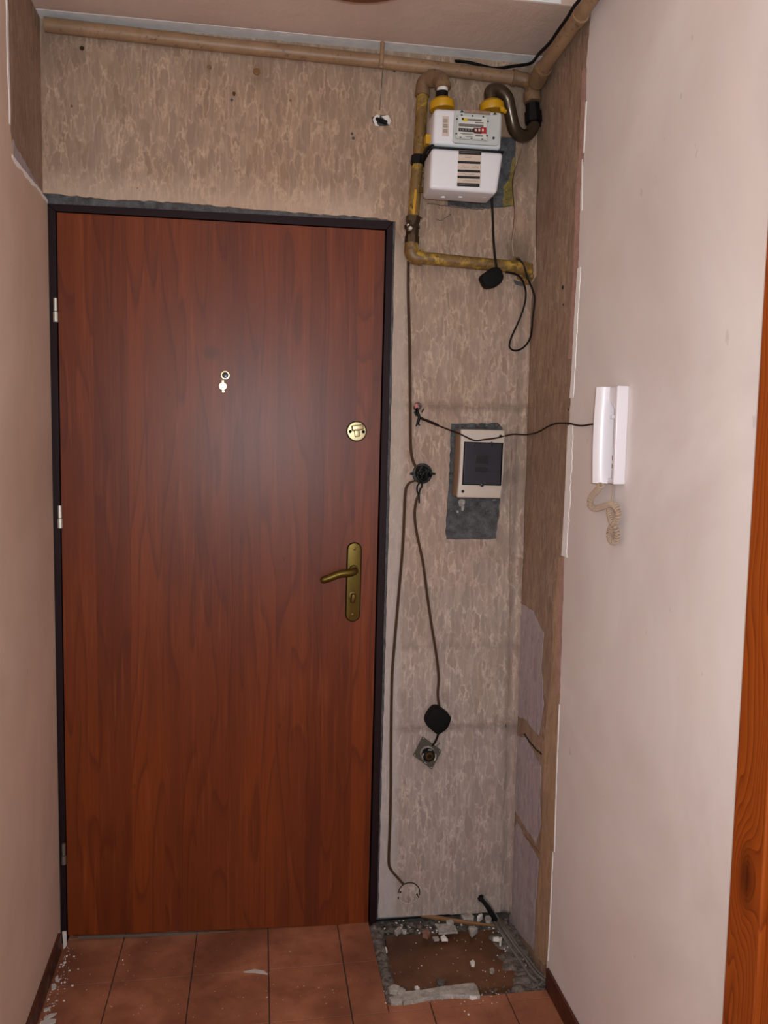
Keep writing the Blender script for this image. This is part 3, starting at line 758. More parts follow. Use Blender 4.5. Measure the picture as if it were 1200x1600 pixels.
# bronze swan neck
def swan(bm):
    P = [W(832, 168, .047), W(833.5, 185, .05), W(833, 199, .055), W(821, 212.5, .066), W(805, 204, .085), W(797.5, 176, .10), W(792, 153, .108), W(779, 140.5, .113), W(767, 143, .115), W(766.5, 159, .115)]
    tube(bm, smooth_path(P, 8), .0178, 24)
SN = empty('swan_neck_pipe', W(800, 190, .08), 'glossy dark bronze s-shaped pipe between the meter and the corner fitting', 'pipe')
part('bent_tube', swan, M['bronze'], SN, True)
part('union_nut', lambda bm: (tube(bm, [W(832, 163, .047), W(833, 176, .048)], .0215, 8), tube(bm, [W(833, 176, .048), W(834, 192, .05)], .026, 8), tube(bm, [W(834, 192, .05), W(834, 196, .052)], .022, 8), tube(bm, [W(838, 187, .05), W(845, 187, .05)], .006, 8)), M['black'], SN)
# yellow left riser
YP = empty('gas_pipe', W(655, 260, .05), 'flaking yellow gas pipe left of the meter with a stop valve and lower horizontal run', 'gas pipe')
part('riser', lambda bm: tube(bm, [W(660.5, 148, .05), W(654, 246, .05), W(649.5, 290, .05), W(645.5, 342, .05)], .0165, 20), M['pipe_yellow'], YP, True)
def upel(bm):
    tube(bm, [W(660, 150, .05), W(660.5, 143, .05)], .0215, 20)
    tube(bm, smooth_path([W(660.5, 144, .05), W(662, 131, .053), W(670, 124, .065), W(680, 121.5, .085), W(688, 124, .10), W(691.5, 130, .113), W(692, 137, .115)], 5), .0205, 18)
    tube(bm, [W(674.5, 123, .074), W(679.5, 121.5, .084)], .0235, 18)
    tube(bm, [W(692, 131, .115), W(692, 138, .115)], .0225, 18)
part('upper_elbow', upel, M['pipe_ochre'], YP, True)
def bandm(bm):
    tube(bm, [W(654.3, 244, .05), W(653.3, 258, .05)], .0215, 8)
    tube(bm, [W(643, 256, .052), W(664, 248, .052)], .0075, 8)
part('clamp', bandm, M['black'], YP, label='black clamp around the yellow pipe')
part('clamp_tag', lambda bm: box(bm, W(654, 0).x, W(661, 0).x, -.075, -.068, W(0, 271).z+.002, W(0, 264).z+.004, .001), M['brass_dark'], YP)
part('tag_wire', lambda bm: tube(bm, smooth_path([W(660, 268, .073), W(665, 270, .074), W(667, 276, .072), W(662, 279, .072)], 4), .003, 8), M['brass_dark'], YP, True)
def valve(bm):
    tube(bm, [W(645.8, 338, .05), W(645, 347, .05)], .0205, 6)
    tube(bm, [W(645, 347, .05), W(643.8, 372, .05)], .0185, 18)
    tube(bm, [W(644, 352, .05), W(644, 357, .05)], .0225, 8)
    tube(bm, [W(643.8, 369, .05), W(643.3, 381, .05)], .0205, 6)
    q = W(641, 357, .07); lathe(bm, q, (0, -1, 0), [(-.01, .010), (.006, .010), (.008, .006)], 12)
    tube(bm, [W(652, 340, .05), W(659, 341, .055)], .0028, 6)
part('stop_valve', valve, M['tarnish'], YP, True)
part('valve_spindle', lambda bm: (lathe(bm, W(641, 357, .076), (0, -1, 0), [(0, .0055), (.006, .0055), (.008, .003)], 10), lathe(bm, W(637.5, 352, .070), (0, -1, 0), [(0, .004), (.005, .003)], 8)), M['steel'], YP, True)
part('pipe_marking', lambda bm: (prism(bm, [W(644.5, 335, .067), W(648, 335, .067), W(651.5, 296, .067), W(648, 296, .067)], (0, .001, 0))), M['yellow_cap'], YP)
def lowel(bm):
    tube(bm, [W(643, 380, .05), W(642.8, 388, .05)], .0195, 18)
    tube(bm, smooth_path([W(642.8, 386, .05), W(643, 395, .05), W(648, 401.5, .05), W(656, 403, .05)], 5), .0205, 18)
    tube(bm, [W(655, 402.6, .05), W(660, 403.2, .05)], .0225, 18)
part('lower_elbow', lowel, M['pipe_yellow'], YP, True)
part('lower_run', lambda bm: tube(bm, [W(656, 402.5, .05), W(720, 409, .05), W(806, 417, .045)], .0172, 20), M['pipe_yellow'], YP, True)
def endf(bm):
    tube(bm, smooth_path([W(804, 417, .045), W(814, 419, .042), W(822, 422, .030), W(826, 425, .006)], 4), .0205, 14)
    tube(bm, [W(820, 421, .034), W(826, 424, .012)], .026, 6)
    for u, v, r in ((801, 421, .012), (806, 425, .010), (813, 432, .010), (818, 438, .009), (825, 440, .010), (830, 432, .010), (807, 407, .012)):
        q = W(u, v, .035); lathe(bm, q, (.2, -1, .1), [(-.012, r*.6), (0, r), (.008, r*.8), (.012, r*.3)], 7)
part('wall_fitting', endf, M['pipe_yellow'], YP, False, 'lumpy yellow fitting where the pipe enters the wall')
part('broken_plaster', lambda bm: prism(bm, jag([W(u, v, .0) for u, v in ((800, 424), (806, 420), (832, 422), (834, 436), (826, 448), (815, 448), (803, 442))], .008, .002, seed=8), (0, -.004, 0)), M['cement'], YP)

# ------------------------------------------------------------------ gas meter
GM = empty('gas_meter', W(725, 300, .10), 'white metal gas meter with counter window and paper sticker hung between two pipes', 'gas meter')
fy, by = .175, .062
def mbox(bm, f, fd, bd, bev, seg=4, shift=(0, 0)):
    fr = [W(u, v, fd) for u, v in f]; bk = [Vector((p.x, -bd, p.z)) for p in fr]
    hexa(bm, fr, bk, bev, seg)
up = [(679, 168), (786, 175), (783, 234), (676, 226)]
lo = [(674.5, 230), (787, 238), (777, 302.5), (671.5, 294.5)]
part('upper_housing', lambda bm: mbox(bm, up, .168, by, .011), M['meter'], GM, True)
part('lower_housing', lambda bm: mbox(bm, lo, .180, .080, .010, 5), M['meter'], GM, True)
part('seam_band', lambda bm: (mbox(bm, [(673.5, 227.5), (788.5, 235.5), (788.5, 238), (673.5, 230)], .184, .052, .003, 2)), M['black'], GM, True, 'black rubber band around the joint of the two housings')
part('band_tail', lambda bm: tube(bm, smooth_path([W(676, 228, .175), W(668, 232, .15), W(662, 244, .10), W(660, 254, .07)], 5), .005, 8), M['black'], GM, True)
for u, v in ((693, 298), (720, 303), (758, 305)):
    q = W(u, v, .14); part('foot_stud', lambda bm: lathe(bm, Vector((q.x, -.135, W(u, 300, .18).z+.0005)), (0, 0, -1), [(0, .007), (.003, .006)], 12), M['meter'], GM, True)
def capf(u, v):
    def fn(bm):
        q0, q1 = W(u, v, .115), W(u+.6, v+13, .115); d = (q1-q0).normalized()
        tube_r(bm, q0, d, [(0, .021), (.003, .026), (.010, .0335), (.026, .0345), (.030, .033)], 28, 0)
    return fn
part('connection_cap', capf(690, 154), M['yellow_cap'], GM, True, 'yellow cap on the left connection')
part('connection_cap', capf(768, 157), M['yellow_cap'], GM, True, 'yellow cap on the right connection')
part('cap_tab', lambda bm: box(bm, W(670, 0, .12).x-.002, W(676, 0, .12).x, -.13, -.10, W(0, 176, .12).z, W(0, 160, .12).z, .001), M['yellow_cap'], GM)
part('cap_stub', lambda bm: (tube(bm, [W(690.5, 144, .115), W(690.5, 156, .115)], .0170, 20)), M['black'], GM, True)
part('gasket', lambda bm: (tube(bm, [W(691.5, 137, .115), W(691, 144, .115)], .0150, 20)), M['chip_white'], GM, True)
part('seal_blob', lambda bm: (lathe(bm, W(785, 171, .14), (0, -1, 0), [(-.01, .004), (-.003, .008), (.003, .008), (.008, .003)], 10), lathe(bm, W(789, 174, .14), (0, -1, 0), [(-.006, .003), (0, .006), (.006, .003)], 8)), M['yellow_cap'], GM, True)
F1 = .1685
def quad(bm, pts, d, th=.0012, bev=0): prism(bm, [W(u, v, d) for u, v in pts], (0, th, 0), bev)
Z4 = lambda x, y: (640+x/5.4545, 130+y/5.4545)
def zq(bm, pts, d, th=.0012, bev=0): quad(bm, [Z4(x, y) for x, y in pts], d, th, bev)
part('counter_surround', lambda bm: zq(bm, [(385, 240), (395, 228), (470, 228), (690, 245), (770, 252), (782, 262), (760, 520), (745, 532), (385, 508), (368, 490)], .174, .008, .002), M['meter_grey'], GM)
CP = part('counter_panel', lambda bm: zq(bm, [(410, 262), (670, 282), (665, 490), (398, 468), (392, 450)], .180, .008, .0015), M['meter_grey'], GM)
CF = part('counter_face', lambda bm: zq(bm, [(425, 278), (655, 295), (650, 475), (412, 455)], .1812, .002), M['meter_face'], GM)
def zr(x0, y0, x1, y1, th=.0006, d=.1820, mat='strip_black', name='counter_print', sk=.055):
    part(name, lambda bm: zq(bm, [(x0, y0), (x1, y0+(x1-x0)*sk), (x1, y1+(x1-x0)*sk), (x0, y1)], d, th), M[mat], CF if name == 'counter_print' else CP)
zr(418, 380, 550, 410); zr(548, 378, 612, 428, mat='darkred'); zr(606, 374, 655, 428, mat='red'); zr(452, 296, 494, 322, mat='yellow_print')
zr(494, 302, 615, 318, mat='print_grey'); zr(420, 342, 630, 366, mat='print_grey'); zr(560, 330, 630, 340, mat='print_grey')
zr(446, 294, 462, 312, mat='strip_black', d=.1823)
zr(430, 424, 545, 429, mat='print_grey'); zr(450, 434, 520, 439, mat='print_grey'); zr(480, 452, 540, 457, mat='print_grey'); zr(560, 440, 625, 452, mat='print_grey')
for k in range(5): zr(426+k*24, 386, 440+k*24, 404, d=.1824, mat='print_grey')
for k in range(3): zr(556+k*30, 386, 572+k*30, 410, d=.1824, mat='paper_tan')
for x, y in ((445, 270), (537, 278), (628, 286), (668, 325), (660, 448), (620, 474), (528, 468), (434, 459), (398, 428), (404, 304)):
    zr(x-7, y-6, x+7, y+6, d=.1806, th=.0005, name='cover_clip')
part('reading_stud', lambda bm: lathe(bm, W(*Z4(715, 468), .1745), (0, -1, 0), [(0, .0035), (.002, .003)], 14), M['blue_dot'], GM, True)
for x, y in ((448, 240), (728, 260)):
    part('seal_notch', lambda bm: zq(bm, [(x-20, y+8), (x, y-12), (x+18, y+8)], .1752, .001), M['strip_black'], GM)
part('top_ledge', lambda bm: zq(bm, [(470, 222), (690, 240), (690, 266), (470, 250)], .1785, .006, .001), M['paper_side'], GM)
BL = part('barcode_label', lambda bm: zq(bm, [(282, 278), (338, 282), (332, 452), (278, 448)], .1690, .001), M['paper_tan'], GM, label='small upright barcode sticker')
for k in range(3):
    for j in range(4):
        y = 304+k*44+j*8; part('barcode_bar', lambda bm: zq(bm, [(286, y), (324, y+2), (324, y+6), (286, y+4)], .1694, .0005), M['print_grey'], BL)
ST = part('notice_sticker', lambda bm: zq(bm, [(418, 572), (612, 580), (602, 880), (404, 872)], .1810, .001), M['paper_tan'], GM, label='paper notice sticker with black bars and handwriting')
for x0, y0, h in ((420, 574, 32), (412, 662, 20), (410, 736, 20), (408, 788, 20), (405, 848, 30)):
    part('printed_bar', lambda bm: zq(bm, [(x0, y0), (x0+192, y0+7), (x0+191, y0+h+7), (x0, y0+h)], .1814, .0006), M['strip_black'], ST)
    if h > 25: part('printed_line', lambda bm: zq(bm, [(x0+14, y0+h*.45), (x0+176, y0+h*.45+6), (x0+176, y0+h*.45+9), (x0+14, y0+h*.45+4)], .1818, .0004), M['print_grey'], ST)
def scrib(x0, y0, w, n, seed, amp=9):
    rnd = random.Random(seed)
    P = [W(*Z4(x0+w*i/n, y0+rnd.uniform(-amp, amp)+w*i/n*.04), .1817) for i in range(n+1)]
    part('handwriting', lambda bm: tube(bm, P, .00038, 4), M['print_grey'], ST)
scrib(476, 632, 52, 9, 1); scrib(440, 712, 70, 11, 2); scrib(530, 716, 66, 12, 3, 11); scrib(446, 774, 44, 8, 4); scrib(500, 776, 52, 9, 5, 7); scrib(454, 830, 136, 22, 6, 8)

# ------------------------------------------------------------------ cables and boxes on the back wall
solo('cable', lambda bm: tube(bm, smooth_path([W(768, 307, .10), W(770, 340, .085), W(771, 372, .08), W(773, 398, .082), W(776, 420, .080)], 6), .0036, 8), M['cable_black'], 'short black cable hanging from the underside of the white meter', 'cable', smooth=True)
Z5 = lambda x, y: (740+x/8.89, 380+y/8.89)
def pot(name, pts, d, th, label, bev):
    def fn(bm): prism(bm, [W(u, v, d) for u, v in pts], (0, th, 0), bev, 4)
    return solo(name, fn, M['rubber'], label, 'cable box', smooth=True)
pot('cable_pot', [Z5(x, y) for x, y in ((105, 470), (125, 425), (180, 390), (225, 355), (270, 335), (330, 328), (375, 345), (405, 400), (425, 455), (415, 500), (385, 550), (330, 590), (270, 608), (205, 614), (170, 595), (140, 550))], .105, .034, 'round black rubber cable box hanging in front of the yellow pipe', .008)
solo('wire_loop', lambda bm: tube(bm, smooth_path([W(790, 425, .066), W(805, 428, .064), W(815, 436, .055), W(821, 452, .04), W(821, 468, .03), W(817, 485, .02), W(810, 503, .012), (W(803, 518, .010)), W(798, 530, .008), W(796, 541, .008), W(801, 547, .008), W(810, 547, .008), W(820, 541, .008), W(828, 529, .035), W(831, 515, .055), W(832, 500, .062), W(835, 475, .066), W(835, 462, .066), W(830, 447, .062), W(825, 436, .055), W(820, 420, .06), W(814, 408, .06), W(806, 404, .055)], 6), .0028, 7), M['cable_black'], 'thin black wire hanging in a long loop below the yellow pipe end', 'wire', smooth=True)
def twin(bm, P, r):
    Q = smooth_path(P, 6); tube(bm, [q+Vector((-r*.85, 0, 0)) for q in Q], r, 8); tube(bm, [q+Vector((r*.85, 0, 0)) for q in Q], r, 8)
solo('cable', lambda bm: twin(bm, [W(u, v, .006) for u, v in ((638, 408), (638, 460), (640, 540), (641, 620), (641.5, 690), (644, 715), (650, 730), (658, 742))], .0024), M['cable_brown'], 'brown twin cable running straight down beside the door frame from pipe elbow to junction hole', 'cable', smooth=True)
solo('cable', lambda bm: twin(bm, [W(u, v, .006) for u, v in ((656, 751), (645, 752), (637, 758), (633, 775), (629.5, 850), (622, 940), (616, 1010), (612.5, 1060), (611, 1150), (610.5, 1240), (609, 1300), (607.5, 1345), (611, 1359), (621, 1371), (630, 1381))], .0024), M['cable_brown'], 'long brown cable from the junction hole down to the round blank cover near the floor', 'cable', smooth=True)
solo('cable', lambda bm: twin(bm, [W(u, v, .008) for u, v in ((655, 770), (650, 785), (648, 805), (651, 832), (661, 880), (667.5, 930), (674, 975), (682, 1025), (685.5, 1060), (684, 1085), (687, 1109))], .0022), M['cable_brown'], 'brown cable hanging from the junction hole to the black rubber box below', 'cable', smooth=True)
Z8 = lambda x, y: (630+x/12.31, 1090+y/12.31)
pot('cable_pot', [Z8(x, y) for x, y in ((650, 200), (700, 208), (750, 235), (840, 300), (905, 350), (930, 400), (915, 470), (880, 560), (820, 635), (700, 718), (640, 708), (545, 625), (455, 545), (437, 480), (462, 400), (500, 330), (560, 255), (600, 220))], .048, .040, 'black barrel-shaped rubber cable box hanging above the bare socket frame', .009)
# bare socket insert
SK = empty('socket_insert', W(668, 1176, .02), 'bare metal socket insert hanging tilted from a short lead under the rubber box', 'socket')
cs = [Z8(375, 745), Z8(740, 1020), Z8(550, 1385), Z8(190, 1110)]
ctr = (sum(p[0] for p in cs)/4, sum(p[1] for p in cs)/4)
def ring_plate(bm):
    o_ = [W(u, v, .024) for u, v in cs]; o_ = jag(o_, .01, .0004, seed=3)
    c0 = W(*ctr, .024); ih = [c0+Vector((.0225*math.cos(2*PI*k/20), 0, .0225*math.sin(2*PI*k/20))) for k in range(20)]
    sheet(bm, o_, [ih], .0018, 'y')
part('mounting_plate', ring_plate, M['green_ox'], SK)
c0 = W(*ctr, 0)
part('mechanism', lambda bm: (lathe(bm, Vector((c0.x, -.004, c0.z)), (0, -1, 0), [(0, .019), (.016, .021), (.022, .019), (.023, .010)], 8)), M['black'], SK)
part('contact_core', lambda bm: (lathe(bm, Vector((c0.x+.001, -.022, c0.z)), (0, -1, 0), [(0, .013), (.006, .012), (.0065, .007), (.003, .005)], 12)), M['brass_dark'], SK)
def claw(bm):
    for a0, a1, r in ((-40, 20, .0205), (150, 200, .021), (70, 100, .021), (230, 250, .023)):
        P = [Vector((c0.x+r*math.cos(math.radians(a0+(a1-a0)*k/6)), -.029, c0.z+r*math.sin(math.radians(a0+(a1-a0)*k/6)))) for k in range(7)]
        tube(bm, P, .0016, 6)
part('claw', claw, M['steel'], SK, True)
for u, v in cs:
    q = W(u+(ctr[0]-u)*.12, v+(ctr[1]-v)*.12, .026); part('rivet', lambda bm: lathe(bm, q, (0, -1, 0), [(0, .0018), (.001, .0014)], 8), M['steel'], SK, True)
part('lead', lambda bm: tube(bm, smooth_path([W(685, 1146, .03), W(682, 1155, .026), W(678, 1162, .024), W(674, 1166, .02)], 4), .0036, 8), M['cable_black'], SK, True)
part('terminal_screw', lambda bm: (tube(bm, [W(682, 1166, .026), W(687, 1161, .028)], .0022, 6)), M['steel_dull'], SK)
# open junction hole
JB = empty('junction_box', W(660, 756, 0), 'open round wall junction box stuffed with dark green wire ends', 'junction box')
jc = W(660, 740)
part('cup', lambda bm: (lathe(bm, jc+Vector((0, .0055, 0)), (0, -1, 0), [(0, .0305), (.004, .0305), (.0085, .029), (.009, .026)], 24)), M['green_dark'], JB)
def wires(bm, seed=4, n=38, R=.024, r=.0026, cc=jc, dd=.012):
    rnd = random.Random(seed)
    for i in range(n):
        P = []; a0 = rnd.uniform(0, 6.28)
        for k in range(5):
            a0 += rnd.uniform(.4, 1.3); rr = R*rnd.uniform(.2, 1)
            P.append(cc+Vector((rr*math.cos(a0), -dd*rnd.uniform(.5, 1.5), rr*math.sin(a0))))
        tube(bm, smooth_path(P, 4), r*rnd.uniform(.7, 1.2), 6)
part('wire_bundle', wires, M['black'], JB, True)
part('wire_end', lambda bm: wires(bm, 9, 4, .018, .0022, jc+Vector((-.004, -.008, .006)), .010), M['green_dark'], JB, True)
for sx_ in (-1, 1): part('box_lug', lambda bm: box(bm, jc.x+sx_*.033-.005, jc.x+sx_*.033+.006, -.006, .0, jc.z-.004, jc.z+.003, .001), M['black'], JB)
part('twisted_lead', lambda bm: (tube(bm, smooth_path([W(657, 752, .014), W(652, 760, .012), W(652, 768, .01), W(654.5, 774, .009), W(655, 786, .008)], 4), .0024, 6), tube(bm, smooth_path([W(659, 752, .014), W(659, 760, .012), W(656, 766, .01), W(654, 774, .009)], 4), .0026, 6)), M['cable_black'], JB, True)
# stub of wires and intercom cable
SW = empty('wire_stub', W(654, 655, 0), 'cluster of taped wire ends poking from a small hole where the intercom cable starts', 'wires')
part('taped_ends', lambda bm: (tube(bm, smooth_path([W(651, 638, .002), W(652, 643, .014), W(655, 652, .018), W(653, 660, .016), W(652.5, 663, .014)], 4), .0046, 8), tube(bm, [W(652, 662, .014), W(650, 666, .014)], .0022, 6), tube(bm, [W(653.5, 661, .014), W(656, 665, .014)], .002, 6), tube(bm, [W(659, 644, .012), W(662, 639, .012)], .002, 6), tube(bm, [W(648, 643, .012), W(651, 650, .012)], .003, 6)), M['black'], SW, True)
part('pink_sleeve', lambda bm: tube(bm, [W(650, 632, .004), W(652, 638, .009)], .0065, 10), M['pink_dab'], SW, True)
def icable(bm):
    P = [W(655, 652, .014), W(664, 656, .016), W(674, 660, .016), W(690, 667, .02), W(703, 672, .06), W(712, 675, .086), W(722, 679.5, .093), W(735, 686, .093), W(745, 688.5, .093), W(755, 687, .093), W(775, 684.5, .092), W(789, 681, .080), W(802, 678.5, .03), W(815, 679, .024), W(824, 679, .030), ]
    P += [RW(836, 676.5, .014), RW(845, 673, .008), RW(857, 666, .006), RW(870, 661.5, .008), RW(888, 661.5, .012), RW(902, 664.5, .012), RW(912, 665, .012), RW(924, 663, .014), RW(933, 663, .016)]
    n = len(P); Q = smooth_path(P, 5); tube(bm, Q, [.0040 if i < 14 else .0022 for i in range(len(Q))], 8)
solo('intercom_cable', icable, M['cable_red'], 'thin dark cable sagging across the breaker box and along to the intercom', 'cable', smooth=True)
# wall hole with stub under the ceiling
HS = solo('cable_stub', lambda bm: (tube(bm, [W(588, 186, -.004), W(593, 188, .008), W(604, 192, .016)], .0062, 8)), M['black'], 'short black cut cable stub poking from the small hole high above the door', 'cable')
def rim(bm):
    prism(bm, jag([W(u, v, .002) for u, v in ((583, 186), (587, 179), (594, 180), (591, 186), (588, 192), (592, 197), (586, 196))], .006, .0012, seed=3), (0, .004, 0))
    prism(bm, jag([W(u, v, .002) for u, v in ((596, 181), (606, 180), (612, 189), (608, 196), (604, 190), (600, 186))], .006, .0012, seed=4), (0, .004, 0))
part('broken_rim', rim, M['chip_white'], wb)
part('patch_groove', lambda bm: tube(bm, [W(598, 108), W(596.5, 130), W(595, 150), W(593.5, 172)], .0010, 5), M['cement'], wb)
part('old_wall_plug', lambda bm: lathe(bm, W(401, 112), (0, -1, 0), [(0, .010), (.003, .009), (.004, .004)], 9), M['stick'], wb)
solo('nail', lambda bm: lathe(bm, W(366, 149), (0, -1, 0), [(0, .0022), (.012, .0022), (.0125, .0045), (.014, .0045)], 10), M['brass_dark'], 'tiny tilted brown nail in the wallpaper above the door', 'nail')
solo('nail', lambda bm: lathe(bm, W(129, 77.5), (0, -1, 0), [(0, .0025), (.008, .0025), (.0085, .006), (.010, .005)], 10), M['tarnish'], 'rusty nail head at top left of the wallpaper under the beige pipe', 'nail')
part('rust_spot', lambda bm: (lathe(bm, W(112, 166), (0, -1, 0), [(0, .004), (.0005, .004)], 8), lathe(bm, W(454, 157), (0, -1, 0), [(0, .004), (.0005, .004)], 8), lathe(bm, W(327, 105), (0, -1, 0), [(0, .007), (.0005, .006)], 8), lathe(bm, W(215, 294), (0, -1, 0), [(0, .002), (.0005, .002)], 8)), M['pipe_ochre'], wb)
# thin cable along the ceiling corner
solo('cable', lambda bm: tube(bm, smooth_path([CE(705, 95, HC-.006)]+[W(u, v, .03) for u, v in ((730, 97), (755, 103), (775, 107), (800, 103.5), (820, 101))]+[W(832, 97, .05)]+[RW(u, v, .07) for u, v in ((842, 84), (858, 68), (872, 48), (886, 28), (897, 10), (905, 0), (930, -38))], 5), .0042, 8), M['cable_black'], 'thin black cable lying along the ceiling corner above the beige pipes', 'cable', smooth=True)

# ------------------------------------------------------------------ breaker box
BB = empty('breaker_box', W(748, 778, .03), 'cream plastic breaker box with smoked window set in the bare cement patch', 'breaker box')
Z6 = lambda x, y: (690+x/8, 650+y/8)
cf = [Z6(242, 165), Z6(795, 178), Z6(745, 1030), Z6(195, 1020)]
FD = .086
def bbx(bm):
    fr = [W(u, v, .070) for u, v in cf]; c = sum(fr, Vector())/4
    fr = [c+(p-c)*.985 for p in fr]; bk = [Vector((p.x, .005, p.z)) for p in fr]; hexa(bm, fr, bk, .004, 3)
part('box_body', bbx, M['cream_shaded'], BB, True)
def bowed(p, q, bow, n=8):
    return [p.lerp(q, k/n)+Vector((bow*math.sin(PI*k/n), 0, 0)) for k in range(n)]
def fcov(bm):
    q = [W(u, v, FD) for u, v in cf]
    P = bowed(q[0], q[1], 0, 4)+bowed(q[1], q[2], .003)+bowed(q[2], q[3], 0, 4)+bowed(q[3], q[0], .003)
    prism(bm, P, (0, .017, 0), .0045, 4)
part('front_cover', fcov, M['cream'], BB, True)
wq = [Z6(282, 322), Z6(772, 337), Z6(745, 872), Z6(255, 862)]
part('window_gap', lambda bm: prism(bm, [W(u, v, FD+.0006) for u, v in wq], (0, .002, 0)), M['seal'], BB)
wc = [sum(p[i] for p in wq)/4 for i in (0, 1)]
wi = [(wc[0]+(u-wc[0])*.93, wc[1]+(v-wc[1])*.955) for u, v in wq]
WN = part('window_flap', lambda bm: prism(bm, [W(u, v, FD+.0050) for u, v in wi], (0, .0048, 0), .001, 2), M['smoke'], BB)
for x0, y0, x1, y1 in ((428, 495, 582, 592), (420, 640, 574, 700)):
    part('breaker_switch', lambda bm: prism(bm, [W(*Z6(x, y), FD+.0056) for x, y in ((x0, y0), (x1, y0+4), (x1-3, y1+4), (x0-3, y1))], (0, .001, 0)), M['smoke_dark'], WN)
part('flap_crease', lambda bm: [prism(bm, [W(*Z6(x, y), FD+.0054) for x, y in ((285, yy), (750, yy+8), (750, yy+11), (285, yy+3))], (0, .0006, 0)) for yy in (482, 694)], M['smoke_dark'], WN)
for x in (412, 626): part('flap_hinge', lambda bm: prism(bm, [W(*Z6(x+a_, b_), FD+.0056) for a_, b_ in ((-12, 325), (12, 325), (12, 378), (-12, 378))], (0, .002, 0), .0005), M['smoke_dark'], BB)
part('flap_latch', lambda bm: lathe(bm, W(*Z6(500, 858), FD), (0, -1, 0), [(0, .0065), (.006, .0060), (.008, .003)], 16), M['smoke'], BB, True)
for x, y in ((738, 252), (266, 942)): part('cover_screw', lambda bm: lathe(bm, W(*Z6(x, y), FD), (0, -1, 0), [(0, .0045), (.0008, .0042)], 12), M['smoke_dark'], BB)
part('plaster_splash', lambda bm: [prism(bm, jag([W(*Z6(x+rx*math.cos(a_), y+ry*math.sin(a_)), -.0055) for a_ in [k*PI/4 for k in range(8)]], .004, .001, seed=int(x)), (0, -.0016, 0)) for x, y, rx, ry in ((250, 1075, 45, 40), (262, 1150, 20, 40), (196, 1195, 14, 18), (240, 1110, 26, 18), (660, 1052, 26, 8))], M['rubble'], wb)
part('plaster_lump', lambda bm: [lathe(bm, W(*Z6(x, y), .0), (0, -1, 0), [(-.004, r), (.002, r), (.004, r*.5)], 7) for x, y, r in ((148, 995, .0045), (270, 128, .005), (330, 132, .005), (450, 115, .006), (560, 122, .005), (690, 120, .006), (200, 130, .005))], M['rubble_dust'], wb)

# round blank cover low on the wall
RC = W(639, 1395)
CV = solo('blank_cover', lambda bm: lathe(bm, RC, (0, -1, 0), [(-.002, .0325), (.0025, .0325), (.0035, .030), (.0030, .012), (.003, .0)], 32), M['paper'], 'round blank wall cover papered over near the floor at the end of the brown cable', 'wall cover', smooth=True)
CV2 = part('dark_gap', lambda bm: tube(bm, [RC+Vector((.034*math.cos(a_), -.001, .034*math.sin(a_))) for a_ in [math.radians(-15+k*10) for k in range(20)]], .0016, 6), M['hole'], CV)
part('cover_screw', lambda bm: lathe(bm, RC+Vector((-.028, 0, .006)), (0, -1, 0), [(0, .0032), (.0046, .0032)], 8), M['hole'], CV)
part('cover_screw', lambda bm: lathe(bm, RC+Vector((.025, 0, -.005)), (0, -1, 0), [(0, .003), (.0046, .003)], 8), M['hole'], CV)
part('torn_slit', lambda bm: tube(bm, [RC+Vector((.025, -.004, -.005)), RC+Vector((.031, -.004, -.016))], .0014, 5), M['hole'], CV)
part('torn_slit', lambda bm: tube(bm, [RC+Vector((-.034, -.002, -.010)), RC+Vector((-.034, -.002, -.017))], .002, 5), M['hole'], CV)
part('filler_rim', lambda bm: tube(bm, [RC+Vector((.033*math.cos(a_), -.0015, .033*math.sin(a_))) for a_ in [math.radians(215+k*10) for k in range(12)]], .0014, 6), M['scrap'], CV)

# cable bundle leaving the wall low at the right corner
def bundle(bm):
    base = [W(749, 1402, .0), W(756, 1408, .012), W(765, 1422, .018), W(774, 1438, .03), FL(783, 1452, .015), FL(800, 1478, .004), FL(818, 1502, .002), FL(832, 1522, .001), FL(846, 1534, .002)]
    for k, (o, w) in enumerate((((-.006, 0), 1), ((.006, .002), 1), ((.0, -.004), .8), ((.012, .003), .7))):
        P = [p+Vector((o[0]*(i/8+.3)*1.4, 0, o[1])) for i, p in enumerate(base)]
        if k == 2: P = P[:6]
        tube(bm, smooth_path(P, 5), .0040*w, 7)
BN = solo('cable_bundle', bundle, M['cable_grey'], 'bundle of dusty grey cables leaving the wall near the floor in the corner', 'cable', smooth=True)
part('frayed_end', lambda bm: (lathe(bm, W(751, 1403, .0), (.2, -1, -.1), [(0, .011), (.008, .009), (.014, .004)], 7), tube(bm, smooth_path([W(752, 1404, .01), W(764, 1420, .024), W(774, 1438, .034), W(781, 1447, .03)], 4), [.006, .0065, .0066, .007, .0075, .008, .0085, .009, .009, .0095, .010, .010, .010], 8)), M['black'], BN)

# ------------------------------------------------------------------ intercom on the right wall
y_far = RW(929.5, 604, .052).y; y_near = RW(983.5, 603, .004).y
zT = RW(983, 603, .004).z; zB = RW(975.5, 757, .004).z
IC = empty('intercom', (XR-.02, (y_far+y_near)/2, zB), 'white wall intercom handset unit on the painted right wall with coiled cord', 'intercom')
x_w = XR-.004
L_ = zT-zB; ym = y_near+.040
def ibase(bm):
    box(bm, x_w-.014, x_w, y_near+.0012, y_far, zB+.0006, zT-.0006, .002, 2)
    box(bm, x_w-.027, x_w, y_near, y_near+.011, zB, zT, .0025, 3)
    zc = zT-.17*L_
    prism(bm, [(x_w-.027, y_near+.005, zT-.0005), (x_w-.027, ym, zT-.0005), (x_w-.027, ym, zc+.008), (x_w-.027, y_near+.011, zc-.014)], (.02, 0, 0), .002, 3)
    box(bm, x_w-.024, x_w, y_near+.005, ym, zB+.0005, zB+.012, .002, 3)
part('wall_base', ibase, M['icom'], IC, True)
